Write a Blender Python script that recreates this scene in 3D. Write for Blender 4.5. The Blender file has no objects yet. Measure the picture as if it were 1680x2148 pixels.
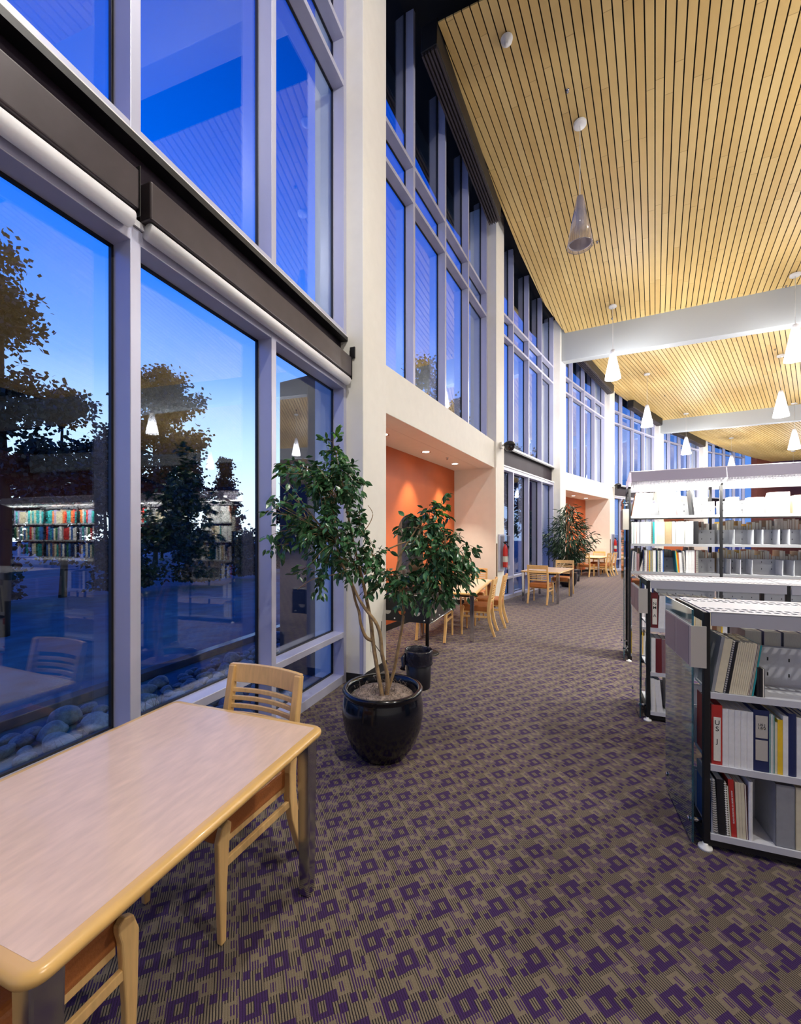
import bpy, bmesh, math, random
from math import sin, cos, radians as R, pi
from mathutils import Vector, Matrix
random.seed(7)
SC = bpy.context.scene
COL = SC.collection
T = Matrix.Translation

# ------------------------------------------------------------------ helpers
class MB:
    def __init__(s): s.bm = bmesh.new(); s.mi = 0
    def raw(s, vs, fs, M=None, mi=None, smooth=False):
        M = M or Matrix.Identity(4)
        bv = [s.bm.verts.new(M @ Vector(v)) for v in vs]
        for f in fs:
            try:
                fc = s.bm.faces.new([bv[i] for i in f]); fc.material_index = s.mi if mi is None else mi; fc.smooth = smooth
            except ValueError: pass
        return bv
    def bx(s, x0, x1, y0, y1, z0, z1, M=None, mi=None):
        vs = [(x0,y0,z0),(x1,y0,z0),(x1,y1,z0),(x0,y1,z0),(x0,y0,z1),(x1,y0,z1),(x1,y1,z1),(x0,y1,z1)]
        s.raw(vs, [(3,2,1,0),(4,5,6,7),(0,1,5,4),(1,2,6,5),(2,3,7,6),(3,0,4,7)], M, mi)
    def prism(s, poly, z0, z1, M=None, mi=None):
        """poly: list of (x,y); z0/z1 numbers or per-vertex lists"""
        n = len(poly)
        a = z0 if isinstance(z0, (list, tuple)) else [z0]*n
        b = z1 if isinstance(z1, (list, tuple)) else [z1]*n
        vs = [(p[0],p[1],a[i]) for i,p in enumerate(poly)] + [(p[0],p[1],b[i]) for i,p in enumerate(poly)]
        fs = [tuple(range(n-1,-1,-1)), tuple(range(n,2*n))] + [(i,(i+1)%n,n+(i+1)%n,n+i) for i in range(n)]
        s.raw(vs, fs, M, mi)
    def lathe(s, prof, seg=32, M=None, mi=None, smooth=True, cap0=False, cap1=False, rf=None):
        vs = []; n = len(prof)
        for k in range(seg):
            a = 2*pi*k/seg
            for j,(r,z) in enumerate(prof):
                q = r*(rf(a,j) if rf else 1); vs.append((q*cos(a), q*sin(a), z))
        fs = [(k*n+j, ((k+1)%seg)*n+j, ((k+1)%seg)*n+j+1, k*n+j+1) for k in range(seg) for j in range(n-1)]
        if cap0: fs.append(tuple(k*n for k in range(seg-1,-1,-1)))
        if cap1: fs.append(tuple(k*n+n-1 for k in range(seg)))
        s.raw(vs, fs, M, mi, smooth)
    def tube(s, pts, r, seg=8, M=None, mi=None):
        pts = [Vector(p) for p in pts]; n = len(pts)
        rs = r if isinstance(r, (list, tuple)) else [r]*n
        vs = []; up = Vector((0,0,1))
        for i,p in enumerate(pts):
            d = (pts[min(i+1,n-1)]-pts[max(i-1,0)]).normalized()
            a = d.cross(up)
            if a.length < .05: a = d.cross(Vector((1,0,0)))
            a.normalize(); b = d.cross(a)
            for k in range(seg):
                t = 2*pi*k/seg; vs.append(tuple(p+a*cos(t)*rs[i]+b*sin(t)*rs[i]))
        fs = [(i*seg+k, i*seg+(k+1)%seg, (i+1)*seg+(k+1)%seg, (i+1)*seg+k) for i in range(n-1) for k in range(seg)]
        fs += [tuple(range(seg-1,-1,-1)), tuple((n-1)*seg+k for k in range(seg))]
        s.raw(vs, fs, M, mi, True)
    def sweep(s, pts, hx, ht, M=None, mi=None):
        """rect section swept in local yz plane: pts (x,y,z); hx half width along x, ht list of half thickness in yz"""
        pts = [Vector(p) for p in pts]; n = len(pts); vs = []
        hts = ht if isinstance(ht, (list, tuple)) else [ht]*n
        for i,p in enumerate(pts):
            d = (pts[min(i+1,n-1)]-pts[max(i-1,0)]); d.x = 0; d.normalize()
            nrm = Vector((0, d.z, -d.y))*hts[i]; X = Vector((hx,0,0))
            for q in (-X-nrm, X-nrm, X+nrm, -X+nrm): vs.append(tuple(p+q))
        fs = [(i*4+k, i*4+(k+1)%4, (i+1)*4+(k+1)%4, (i+1)*4+k) for i in range(n-1) for k in range(4)]
        fs += [(3,2,1,0), tuple((n-1)*4+k for k in range(4))]
        s.raw(vs, fs, M, mi)
    def build(s, name, mats, parent=None, bevel=0, seg=2, smooth=False, M=None, subsurf=0, kind=None):
        bmesh.ops.recalc_face_normals(s.bm, faces=s.bm.faces)
        me = bpy.data.meshes.new(name); s.bm.to_mesh(me); s.bm.free()
        for m in (mats if isinstance(mats, (list, tuple)) else [mats]): me.materials.append(m)
        o = bpy.data.objects.new(name, me); COL.objects.link(o)
        if smooth:
            for p in me.polygons: p.use_smooth = True
        if bevel:
            b = o.modifiers.new('Bevel', 'BEVEL'); b.width = bevel; b.segments = seg; b.limit_method = 'ANGLE'
        if subsurf:
            b = o.modifiers.new('Sub', 'SUBSURF'); b.levels = subsurf; b.render_levels = subsurf
        if parent: o.parent = parent
        if M is not None: o.matrix_basis = M
        if kind: o['kind'] = kind
        return o

def thing(name, label, cat, M=None, group=None):
    o = bpy.data.objects.new(name, None); COL.objects.link(o); o.empty_display_size = .1
    if M is not None: o.matrix_basis = M
    o['label'] = label; o['category'] = cat
    if group: o['group'] = group
    return o
def tag(o, label, cat, group=None):
    o['label'] = label; o['category'] = cat
    if group: o['group'] = group
    return o
def struct_empty(name, M=None):
    o = bpy.data.objects.new(name, None); COL.objects.link(o); o['kind'] = 'structure'
    if M is not None: o.matrix_basis = M
    return o
def kids(o): return [c for c in COL.objects if c.parent == o]
def copy_tree(o, parent=None, children=None):
    c = o.copy(); COL.objects.link(c); c.parent = parent
    for ch in kids(o): copy_tree(ch, c)
    return c
def WM(S, az, z=0):                       # local x = inward, y = along the wall, z up
    return T((S[0], S[1], z)) @ Matrix.Rotation(-az, 4, 'Z')
_tr = [0]
def trim():
    _tr[0] += 1; return 'trim_%d' % _tr[0]

# ------------------------------------------------------------------ materials
def nodes(name):
    m = bpy.data.materials.new(name); m.use_nodes = True
    nt = m.node_tree; return m, nt, nt.nodes['Principled BSDF'], nt.nodes['Material Output']
def pm(name, col, rough=.5, metal=0, noise=0, nscale=8, coat=0, bump=0, bscale=60, stretch=None, spec=None, trans=0):
    m, nt, b, out = nodes(name)
    b.inputs['Base Color'].default_value = (*col, 1); b.inputs['Roughness'].default_value = rough
    b.inputs['Metallic'].default_value = metal; b.inputs['Coat Weight'].default_value = coat
    if spec is not None: b.inputs['Specular IOR Level'].default_value = spec
    if noise or bump:
        tc = nt.nodes.new('ShaderNodeTexCoord'); mp = nt.nodes.new('ShaderNodeMapping')
        nt.links.new(tc.outputs['Object'], mp.inputs[0])
        if stretch: mp.inputs['Scale'].default_value = stretch
    if noise:
        n = nt.nodes.new('ShaderNodeTexNoise'); n.inputs['Scale'].default_value = nscale; n.inputs['Detail'].default_value = 5
        nt.links.new(mp.outputs[0], n.inputs['Vector'])
        r = nt.nodes.new('ShaderNodeValToRGB')
        r.color_ramp.elements[0].position = .3; r.color_ramp.elements[1].position = .7
        r.color_ramp.elements[0].color = (*[c*(1-noise) for c in col], 1); r.color_ramp.elements[1].color = (*[min(1, c*(1+noise)) for c in col], 1)
        nt.links.new(n.outputs[0], r.inputs[0]); nt.links.new(r.outputs[0], b.inputs['Base Color'])
    if bump:
        n2 = nt.nodes.new('ShaderNodeTexNoise'); n2.inputs['Scale'].default_value = bscale
        bu = nt.nodes.new('ShaderNodeBump'); bu.inputs['Strength'].default_value = bump; bu.inputs['Distance'].default_value = .01
        nt.links.new(mp.outputs[0], n2.inputs['Vector']); nt.links.new(n2.outputs[0], bu.inputs['Height']); nt.links.new(bu.outputs[0], b.inputs['Normal'])
    return m
def emit(name, col, s):
    m, nt, b, out = nodes(name)
    b.inputs['Base Color'].default_value = (*col, 1); b.inputs['Emission Color'].default_value = (*col, 1); b.inputs['Emission Strength'].default_value = s
    return m
def glassy(name, tint, refl, rough=0, diff=0, dcol=(1,1,1), ior=1.5):
    m, nt, b, out = nodes(name); nt.nodes.remove(b)
    tr = nt.nodes.new('ShaderNodeBsdfTransparent'); tr.inputs[0].default_value = (*tint, 1)
    gl = nt.nodes.new('ShaderNodeBsdfGlossy'); gl.inputs['Roughness'].default_value = rough; gl.inputs[0].default_value = (1,1,1,1)
    lw = nt.nodes.new('ShaderNodeLayerWeight'); lw.inputs[0].default_value = .5      # Schlick curve, same from both sides
    pw = nt.nodes.new('ShaderNodeMath'); pw.operation = 'POWER'; pw.inputs[1].default_value = 5; nt.links.new(lw.outputs['Facing'], pw.inputs[0])
    f0 = ((ior-1)/(ior+1))**2
    mu = nt.nodes.new('ShaderNodeMath'); mu.operation = 'MULTIPLY_ADD'; mu.inputs[1].default_value = 1-f0; mu.inputs[2].default_value = f0; nt.links.new(pw.outputs[0], mu.inputs[0])
    ma = nt.nodes.new('ShaderNodeMath'); ma.operation = 'MULTIPLY'; ma.inputs[1].default_value = refl; ma.use_clamp = True
    nt.links.new(mu.outputs[0], ma.inputs[0])
    mx = nt.nodes.new('ShaderNodeMixShader'); nt.links.new(ma.outputs[0], mx.inputs[0])
    base = tr.outputs[0]
    if diff:
        di = nt.nodes.new('ShaderNodeBsdfTranslucent'); di.inputs[0].default_value = (*dcol, 1)
        d2 = nt.nodes.new('ShaderNodeBsdfDiffuse'); d2.inputs[0].default_value = (*dcol, 1)
        ad = nt.nodes.new('ShaderNodeMixShader'); nt.links.new(di.outputs[0], ad.inputs[1]); nt.links.new(d2.outputs[0], ad.inputs[2]); ad.inputs[0].default_value = .5
        m2 = nt.nodes.new('ShaderNodeMixShader'); m2.inputs[0].default_value = diff
        nt.links.new(tr.outputs[0], m2.inputs[1]); nt.links.new(ad.outputs[0], m2.inputs[2]); base = m2.outputs[0]
    nt.links.new(base, mx.inputs[1]); nt.links.new(gl.outputs[0], mx.inputs[2]); nt.links.new(mx.outputs[0], out.inputs[0])
    return m

M_white = pm('painted_cream_wall', (.80,.78,.72), .6, noise=.02)
M_beam = pm('beam_shaded_grey', (.37,.40,.42), .55)  # white-grey beams, colour darkened to stand in for shade on their sides
M_orange = pm('orange_wall', (.55,.12,.028), .55, noise=.05, nscale=3)
M_alu = pm('brushed_aluminium', (.52,.53,.68), .4, .25, noise=.05, nscale=5, stretch=(1,1,.15))
M_ledge = pm('ledge_white', (.82,.82,.85), .4)
M_steel = pm('blackened_steel_panel', (.020,.013,.022), .55, 0, spec=.15, noise=.25, nscale=2)
M_black = pm('black_paint', (.008,.008,.010), .45)
M_deck = pm('black_roof_deck', (.006,.006,.008), .9)
M_base = pm('black_rubber_base', (.01,.01,.012), .5)
M_glass = glassy('window_glass', (.90,.95,.99), 1.5, ior=1.60)
M_lam = pm('table_laminate', (.74,.54,.42), .32, noise=.08, nscale=40, stretch=(1,.25,1), coat=.25)
M_maple = pm('maple_wood', (.72,.46,.19), .35, noise=.10, nscale=10, stretch=(6,6,.6), coat=.2)
M_edge = pm('maple_edge_band', (.74,.46,.16), .28, noise=.06, nscale=6, coat=.4)
M_leather = pm('brown_leather', (.40,.135,.035), .38, noise=.12, nscale=5, bump=.15, bscale=150)
M_chrome = pm('polished_steel', (.50,.50,.54), .12, 1)
M_pot = pm('black_glazed_ceramic', (.003,.004,.009), .16, noise=.3, nscale=3, coat=.25)
M_moss = pm('dried_moss', (.26,.20,.16), .95, noise=.5, nscale=30, bump=1, bscale=80)
M_bark = pm('pale_bark', (.36,.24,.12), .75, noise=.3, nscale=25, bump=.4, bscale=60)
M_leaf = pm('ficus_leaf', (.048,.150,.055), .30, noise=.6, nscale=14, spec=.6)
M_leaf_y = pm('young_ficus_leaf', (.06,.19,.02), .35, noise=.3, nscale=9)
M_leaf2 = pm('narrow_leaf', (.020,.055,.022), .35, noise=.5, nscale=5)
M_bag = pm('black_bin_liner', (.012,.012,.022), .22, bump=.6, bscale=25)
M_bin = pm('black_plastic_bin', (.008,.008,.014), .4)
M_grey = pm('grey_shelf_steel', (.40,.41,.44), .4, .2)
M_lgrey = pm('light_grey_shelf_steel', (.62,.63,.68), .4, .1)
M_card = pm('grey_sign_plate', (.50,.47,.42), .5)
M_card2 = pm('lilac_sign_card', (.30,.27,.27), .5, noise=.05)
M_paper = pm('paper_pages', (.78,.75,.66), .8, noise=.06, nscale=60, stretch=(8,1,1))
M_red = pm('red_enamel', (.65,.02,.02), .3)
M_silver = pm('silver_rim', (.75,.78,.82), .2, .9)
M_smoke = pm('white_plastic', (.8,.8,.78), .4)
M_shade_cloth = pm('white_shade_fabric', (.86,.86,.90), .6)
M_cassette = pm('bronze_shade_cassette', (.050,.040,.046), .4, .3, noise=.1)
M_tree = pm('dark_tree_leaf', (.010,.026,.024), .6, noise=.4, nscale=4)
M_trunk = pm('dark_trunk', (.03,.025,.02), .9)
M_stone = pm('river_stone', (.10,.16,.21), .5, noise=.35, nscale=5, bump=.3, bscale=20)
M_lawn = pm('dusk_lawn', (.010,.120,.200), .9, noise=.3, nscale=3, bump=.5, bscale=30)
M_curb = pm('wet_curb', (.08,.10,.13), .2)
M_bulb = emit('lamp_bulb', (1,.97,.92), 26)
M_tubelight = emit('fluorescent_tube', (1,.98,.90), 7)
M_downl = emit('downlight_lens', (1,.9,.75), 9)
M_shadeG = glassy('lit_glass_shade', (.97,.97,1), 1.0, .05, .35, (.95,.96,1))
M_shadeC = glassy('clear_glass_shade', (.90,.90,.95), 1.6, .03, .10, (.9,.9,.95))
M_endglass = glassy('teal_end_glass', (.38,.66,.74), 1.8, .04, .38, (.05,.17,.24))
M_clad = pm('dark_cladding', (.035,.033,.045), .8, noise=.2, nscale=6)
M_brick = pm('dark_red_brick', (.16,.045,.03), .8, noise=.2, nscale=20)
M_mirror = pm('dark_glossy_panel', (.22,.20,.19), .06, 1)

def floor_mat():
    m, nt, b, out = nodes('patterned_carpet'); L = nt.links
    def N(t): return nt.nodes.new(t)
    def math_(op, a, b_=None, clamp=False):
        n = N('ShaderNodeMath'); n.operation = op; n.use_clamp = clamp
        for i,v in enumerate((a, b_)):
            if v is None: continue
            if isinstance(v, (int, float)): n.inputs[i].default_value = v
            else: L.new(v, n.inputs[i])
        return n.outputs[0]
    tc = N('ShaderNodeTexCoord'); mp = N('ShaderNodeMapping'); mp.vector_type = 'POINT'
    mp.inputs['Rotation'].default_value = (0,0,R(-22)); L.new(tc.outputs['Object'], mp.inputs[0])
    # slight wobble so that the blocks have tufted edges
    nz = N('ShaderNodeTexNoise'); nz.inputs['Scale'].default_value = 9; L.new(mp.outputs[0], nz.inputs['Vector'])
    sub = N('ShaderNodeVectorMath'); sub.operation = 'SUBTRACT'; L.new(nz.outputs['Color'], sub.inputs[0]); sub.inputs[1].default_value = (.5,.5,.5)
    sc = N('ShaderNodeVectorMath'); sc.operation = 'SCALE'; L.new(sub.outputs[0], sc.inputs[0]); sc.inputs['Scale'].default_value = .006
    ad = N('ShaderNodeVectorMath'); ad.operation = 'ADD'; L.new(mp.outputs[0], ad.inputs[0]); L.new(sc.outputs[0], ad.inputs[1])
    sp = N('ShaderNodeSeparateXYZ'); L.new(ad.outputs[0], sp.inputs[0])
    P = .225
    u = math_('FLOORED_MODULO', math_('DIVIDE', sp.outputs[0], P), 1.0)
    rowi = math_('FLOOR', math_('DIVIDE', sp.outputs[0], P))
    v = math_('FLOORED_MODULO', math_('ADD', math_('DIVIDE', sp.outputs[1], P*1.05), math_('MULTIPLY', rowi, .37)), 1.0)
    def box(cu, cv, hu, hv):
        def band(x, c, h):
            d = math_('SUBTRACT', x, c); d = math_('ADD', d, 1.5); d = math_('FLOORED_MODULO', d, 1.0); d = math_('SUBTRACT', d, .5)
            return math_('LESS_THAN', math_('ABSOLUTE', d), h)
        return math_('MULTIPLY', band(u, cu, hu), band(v, cv, hv))
    def union(lst):
        r = lst[0]
        for x in lst[1:]: r = math_('MAXIMUM', r, x)
        return r
    rib = math_('FLOORED_MODULO', math_('DIVIDE', sp.outputs[0], .0092), 1.0)
    line = math_('LESS_THAN', rib, .36)
    half = math_('LESS_THAN', rib, .55)
    ringo = union([box(.20,.20,.155,.150), box(.66,.70,.155,.150), box(.37,.28,.09,.08), box(.49,.62,.08,.08)])
    ringi = union([box(.20,.20,.060,.075), box(.66,.70,.060,.075)])
    small = union([box(.50,.08,.055,.065), box(.68,.15,.055,.065), box(.00,.60,.055,.065), box(.16,.68,.055,.065), box(.84,.12,.045,.055), box(.33,.60,.045,.055)])
    tan = union([box(.54,.36,.125,.120), box(.95,.90,.125,.120), box(.84,.45,.06,.06), box(.96,.38,.06,.06), box(.30,.92,.06,.06), box(.42,.84,.055,.055)])
    bars = union([box(.54,.36,.040,.07), box(.95,.90,.040,.07)])
    stripe = union([box(.87,.40,.15,.16), box(.34,.88,.16,.16), box(.02,.28,.06,.14)])
    purple = (.040,.013,.082,1); tanc = (.178,.142,.096,1); dark = (.007,.004,.011,1)
    def mix(f, a, c):
        n = N('ShaderNodeMix'); n.data_type = 'RGBA'; L.new(f, n.inputs[0])
        for k,x in ((6,a),(7,c)):
            if isinstance(x, tuple): n.inputs[k].default_value = x
            else: L.new(x, n.inputs[k])
        return n.outputs[2]
    base = mix(line, tanc, dark)
    st = mix(half, tanc, purple)
    pp = mix(math_('LESS_THAN', rib, .14), purple, dark)
    c = mix(stripe, base, st)
    c = mix(tan, c, tanc)
    c = mix(math_('MULTIPLY', bars, half), c, purple)
    c = mix(small, c, pp)
    c = mix(ringo, c, pp)
    c = mix(ringi, c, base)
    n3 = N('ShaderNodeTexNoise'); n3.inputs['Scale'].default_value = 420; L.new(tc.outputs['Object'], n3.inputs['Vector'])
    mm = N('ShaderNodeMix'); mm.data_type = 'RGBA'; mm.blend_type = 'MULTIPLY'; mm.inputs[0].default_value = .6
    L.new(c, mm.inputs[6])
    rp = N('ShaderNodeValToRGB'); rp.color_ramp.elements[0].color = (.45,.45,.45,1); rp.color_ramp.elements[1].color = (1.4,1.4,1.4,1)
    rp.color_ramp.elements[0].position = .3; rp.color_ramp.elements[1].position = .7
    L.new(n3.outputs[0], rp.inputs[0]); L.new(rp.outputs[0], mm.inputs[7]); L.new(mm.outputs[2], b.inputs['Base Color'])
    bu = N('ShaderNodeBump'); bu.inputs['Strength'].default_value = .5; bu.inputs['Distance'].default_value = .003
    L.new(math_('ABSOLUTE', math_('SUBTRACT', rib, .5)), bu.inputs['Height']); bu.invert = True; L.new(bu.outputs[0], b.inputs['Normal'])
    b.inputs['Roughness'].default_value = .95; b.inputs['Specular IOR Level'].default_value = .2
    b.inputs['Sheen Weight'].default_value = .15
    return m

def slat_mat():
    m, nt, b, out = nodes('maple_ceiling_slats'); L = nt.links
    uv = nt.nodes.new('ShaderNodeUVMap'); sp = nt.nodes.new('ShaderNodeSeparateXYZ'); L.new(uv.outputs[0], sp.inputs[0])
    def math_(op, a, b_=None):
        n = nt.nodes.new('ShaderNodeMath'); n.operation = op
        for i,v in enumerate((a, b_)):
            if v is None: continue
            if isinstance(v, (int, float)): n.inputs[i].default_value = v
            else: L.new(v, n.inputs[i])
        return n.outputs[0]
    idx = math_('FLOOR', sp.outputs[0])
    w1 = nt.nodes.new('ShaderNodeTexWhiteNoise'); w1.noise_dimensions = '1D'; L.new(idx, w1.inputs['W'])
    pos = math_('ADD', math_('DIVIDE', sp.outputs[1], 2.4), w1.outputs[0])
    pl = math_('FLOOR', pos)
    cb = nt.nodes.new('ShaderNodeCombineXYZ'); L.new(idx, cb.inputs[0]); L.new(pl, cb.inputs[1])
    w2 = nt.nodes.new('ShaderNodeTexWhiteNoise'); w2.noise_dimensions = '2D'; L.new(cb.outputs[0], w2.inputs['Vector'])
    rp = nt.nodes.new('ShaderNodeValToRGB'); e = rp.color_ramp.elements
    e[0].color = (.70,.48,.175,1); e[1].color = (.78,.57,.235,1)
    e2 = rp.color_ramp.elements.new(.5); e2.color = (.735,.52,.20,1)
    L.new(w2.outputs[0], rp.inputs[0])
    fr = math_('FRACT', pos)
    joint = math_('LESS_THAN', fr, .004)
    tc = nt.nodes.new('ShaderNodeTexCoord'); nz = nt.nodes.new('ShaderNodeTexNoise'); nz.inputs['Scale'].default_value = 3; nz.inputs['Detail'].default_value = 6
    L.new(tc.outputs['Object'], nz.inputs['Vector'])
    m1 = nt.nodes.new('ShaderNodeMix'); m1.data_type = 'RGBA'; m1.blend_type = 'MULTIPLY'; m1.inputs[0].default_value = .35
    L.new(rp.outputs[0], m1.inputs[6]); L.new(nz.outputs['Fac'], m1.inputs[7])
    rp2 = nt.nodes.new('ShaderNodeMix'); rp2.data_type = 'RGBA'; L.new(joint, rp2.inputs[0]); L.new(rp.outputs[0], rp2.inputs[6]); rp2.inputs[7].default_value = (.50,.33,.12,1)
    L.new(rp2.outputs[2], m1.inputs[6])
    m1.inputs[0].default_value = .15
    L.new(m1.outputs[2], b.inputs['Base Color'])
    b.inputs['Roughness'].default_value = .5; b.inputs['Specular IOR Level'].default_value = .3
    return m
M_carpet = floor_mat(); M_slat = slat_mat()

# ------------------------------------------------------------------ camera
cam = bpy.data.objects.new('Camera', bpy.data.cameras.new('Camera')); COL.objects.link(cam)
cam.location = (0,0,1.6); cam.rotation_euler = (R(90),0,0)
cam.data.sensor_fit = 'HORIZONTAL'; cam.data.sensor_width = 36; cam.data.lens = 854/1680*36; cam.data.shift_y = 47/1680
cam.data.clip_start = .05; cam.data.clip_end = 300
SC.camera = cam

# ------------------------------------------------------------------ plan of the curved glass wall
AL,AR = (-.40,4.36),(-.17,4.86)
BL,BR = (2.11,8.97),(2.39,9.39)
CL,CR = (5.09,12.97),(5.42,13.35)
DL,DR = (8.70,16.9),(9.07,17.24)
EL,ER = (12.84,20.2),(13.25,20.49)
FL,FR = (17.30,23.25),(17.75,23.50)
GL,GR = (21.9,25.6),(22.4,25.8)
S1 = (AL[0]-4.7*sin(R(20.5)), AL[1]-4.7*cos(R(20.5)))
ZL = (S1[0]-.5*sin(R(17)), S1[1]-.5*cos(R(17)))
Z0 = (ZL[0]-4.7*sin(R(13)), ZL[1]-4.7*cos(R(13)))
def pl1(x,y): return 7.99-.148*(x-5.4)+.002*(y-13.4)
def pl2(x,y): return 7.99-.124*(x-5.4)+.03*(y-13.4)
def pl3(x,y): return 7.23-.11*(x-13.2)+.03*(y-20.5)
DK = .5

_w = [0]
def window(M, y0, y1, zb, zt0, zt1, mull, rails):
    _w[0] += 1
    root = struct_empty('window_%d' % _w[0], M)
    f = MB()
    def zt(y): return zt0+(zt1-zt0)*(y-y0)/(y1-y0)
    for y in mull: f.prism([(-.35,y-.03),(-.2,y-.03),(-.2,y+.03),(-.35,y+.03)], zb, [zt(y)]*4)
    for a,b in rails: f.bx(-.35,-.202, y0, y1, a, b)
    o = f.build('window_frame', M_alu, root, bevel=.004)
    # dark gaskets round the panes
    g = MB(); zs = [zb]+[z for r in rails for z in r]
    for y in mull:
        g.bx(-.352,-.33, y-.042, y-.03, zb, zt(y)); g.bx(-.352,-.33, y+.03, y+.042, zb, zt(y))
    for a,b in rails:
        g.bx(-.352,-.33, y0, y1, a-.012, a); g.bx(-.352,-.33, y0, y1, b, b+.012)
    g.build('gasket', M_black, root)
    h = MB(); h.raw([(-.345,y0,zb),(-.345,y1,zb),(-.345,y1,zt1),(-.345,y0,zt0),(-.353,y0,zb),(-.353,y1,zb),(-.353,y1,zt1),(-.353,y0,zt0)],
                    [(0,1,2,3),(7,6,5,4),(0,4,5,1),(1,5,6,2),(2,6,7,3),(3,7,4,0)])
    h.build('glass', M_glass, root)
    return root
def bay(S, E, kind, pl, plates=True):
    L = math.hypot(E[0]-S[0], E[1]-S[1]); az = math.atan2(E[0]-S[0], E[1]-S[1]); M = WM(S, az)
    mull = [.03] + [q*L/4.66 for q in (1.12,2.29,3.44)] + [L-.03]
    z0, z1 = pl(*S)+DK+.05, pl(*E)+DK+.05
    rails = [(6.42,6.48),(6.94,7.0)]
    if kind == 'full':
        window(M, 0, L, .0, 3.25, 3.25, mull, [(.0,.09),(.49,.55),(3.17,3.25)])
        window(M, 0, L, 3.75, z0, z1, mull, [(3.752,3.80)]+rails)
        p = MB(); p.bx(-.36,-.27, 0, L, 3.25, 3.72); p.build(trim(), M_steel, M=M, kind='structure')
        p = MB(); p.bx(-.36,-.185, 0, L, 3.742, 3.75); p.mi = 1; p.bx(-.36,-.185, 0, L, 3.70, 3.742); p.build(trim(), [M_ledge, M_black], M=M, kind='structure')
        p = MB(); p.bx(-.35,-.19, 0, L, 3.255, 3.29); p.build(trim(), M_ledge, M=M, kind='structure')
    else:
        window(M, 0, L, 3.66, z0, z1, mull, [(3.66,3.70)]+rails)
        p = MB(); p.bx(-.36,-.04, 0, L, 3.07, 3.655); p.build('wall_spandrel', M_white, M=M, bevel=.006, kind='structure')
        p = MB(); p.bx(-1.07,-.36, 0, L, 3.07, 3.20); p.build('ceiling', M_white, M=M, kind='structure')
        p = MB(); p.bx(-1.38,-.62, -.35, -.001, -.129, 3.55); p.bx(-1.38,-1.075, 0, L+.3, -.129, 3.55); p.bx(-1.075,-.62, L+.001, L+.3, -.129, 3.55); p.build('wall_outside', M_clad, M=M, kind='structure')
        p = MB(); p.bx(-1.07,-.97, 0, L, -.02, 3.07); p.build('wall_back', M_orange, M=M, kind='structure')
        p = MB(); p.bx(-.97,0, L-.04, L, 0, 3.07); p.bx(-.97,-.30, 0, .02, 0, 3.07); p.build('wall_return', M_white, M=M, kind='structure')
        p = MB(); p.bx(-.97,-.958, .02, L-.04, 0, .1); p.bx(-.958,0, L-.055, L-.041, 0, .1); p.build('baseboard_alcove', M_base, M=M, kind='structure')
    return M, L, az
def column(a, b, aza, azb, zt, beamw=True):
    n1 = (cos(aza), -sin(aza)); n2 = (cos(azb), -sin(azb)); d = .6
    p = MB(); p.prism([a, b, (b[0]-d*n2[0], b[1]-d*n2[1]), (a[0]-d*n1[0], a[1]-d*n1[1])][::-1], 0, zt)
    o = p.build(trim(), M_white, bevel=.008, kind='structure')
    q = MB(); e = .008
    q.prism([(a[0]+e*n1[0]-.004, a[1]+e*n1[1]), (b[0]+e*n2[0], b[1]+e*n2[1]), (b[0]-d*.9*n2[0], b[1]-d*.9*n2[1]), (a[0]-.2*n1[0]-.008*sin(aza), a[1]-.2*n1[1]-.008*cos(aza))][::-1], 0, .10)
    q.build('baseboard_column', M_base, kind='structure')
    return o
bays = {}
bays[0] = bay(Z0, ZL, 'full', pl1)
bays[1] = bay(S1, AL, 'full', pl1)
bays[2] = bay(AR, BL, 'alcove', pl1)
bays[3] = bay(BR, CL, 'full', pl1)
bays[4] = bay(CR, DL, 'alcove', pl2)
bays[5] = bay(DR, EL, 'full', pl2)
bays[6] = bay(ER, FL, 'alcove', pl3)
bays[7] = bay(FR, GL, 'full', pl3)
azs = {k: v[2] for k,v in bays.items()}
column(ZL, S1, azs[0], azs[1], 9.6)
column(AL, AR, azs[1], azs[2], pl1(*AR)+DK)
column(BL, BR, azs[2], azs[3], pl1(*BR)+DK)
column(CL, CR, azs[3], azs[4], pl1(*CR)+DK)
column(DL, DR, azs[4], azs[5], pl2(*DR)+DK)
column(EL, ER, azs[5], azs[6], pl2(*ER)+DK)
column(FL, FR, azs[6], azs[7], pl3(*FR)+DK)
# metal corner guard on the first column, timber corner strips by the extinguishers
Mg = WM(AL, math.atan2(AR[0]-AL[0], AR[1]-AL[1]))
p = MB(); p.bx(-.04,.006,-.006,.006,.10,1.35); p.bx(-.002,.008,-.006,.045,.10,1.35); p.build(trim(), M_alu, M=Mg, kind='structure')

# ------------------------------------------------------------------ floor, outside walls, ceilings
p = MB(); fl = [(-12,-8),(30,-8),(40,30),(24.5,27.2)] + [(bays[k][0] @ Vector((-1.02 if k in (2,4,6) else -.36, y, 0))).to_2d() for k in (7,6,5,4,3,2,1,0) for y in (bays[k][1], 0)]
fl = [tuple(q) for q in fl]; p.prism(fl, -.12, 0)
p.build('floor', M_carpet, kind='structure')

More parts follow.
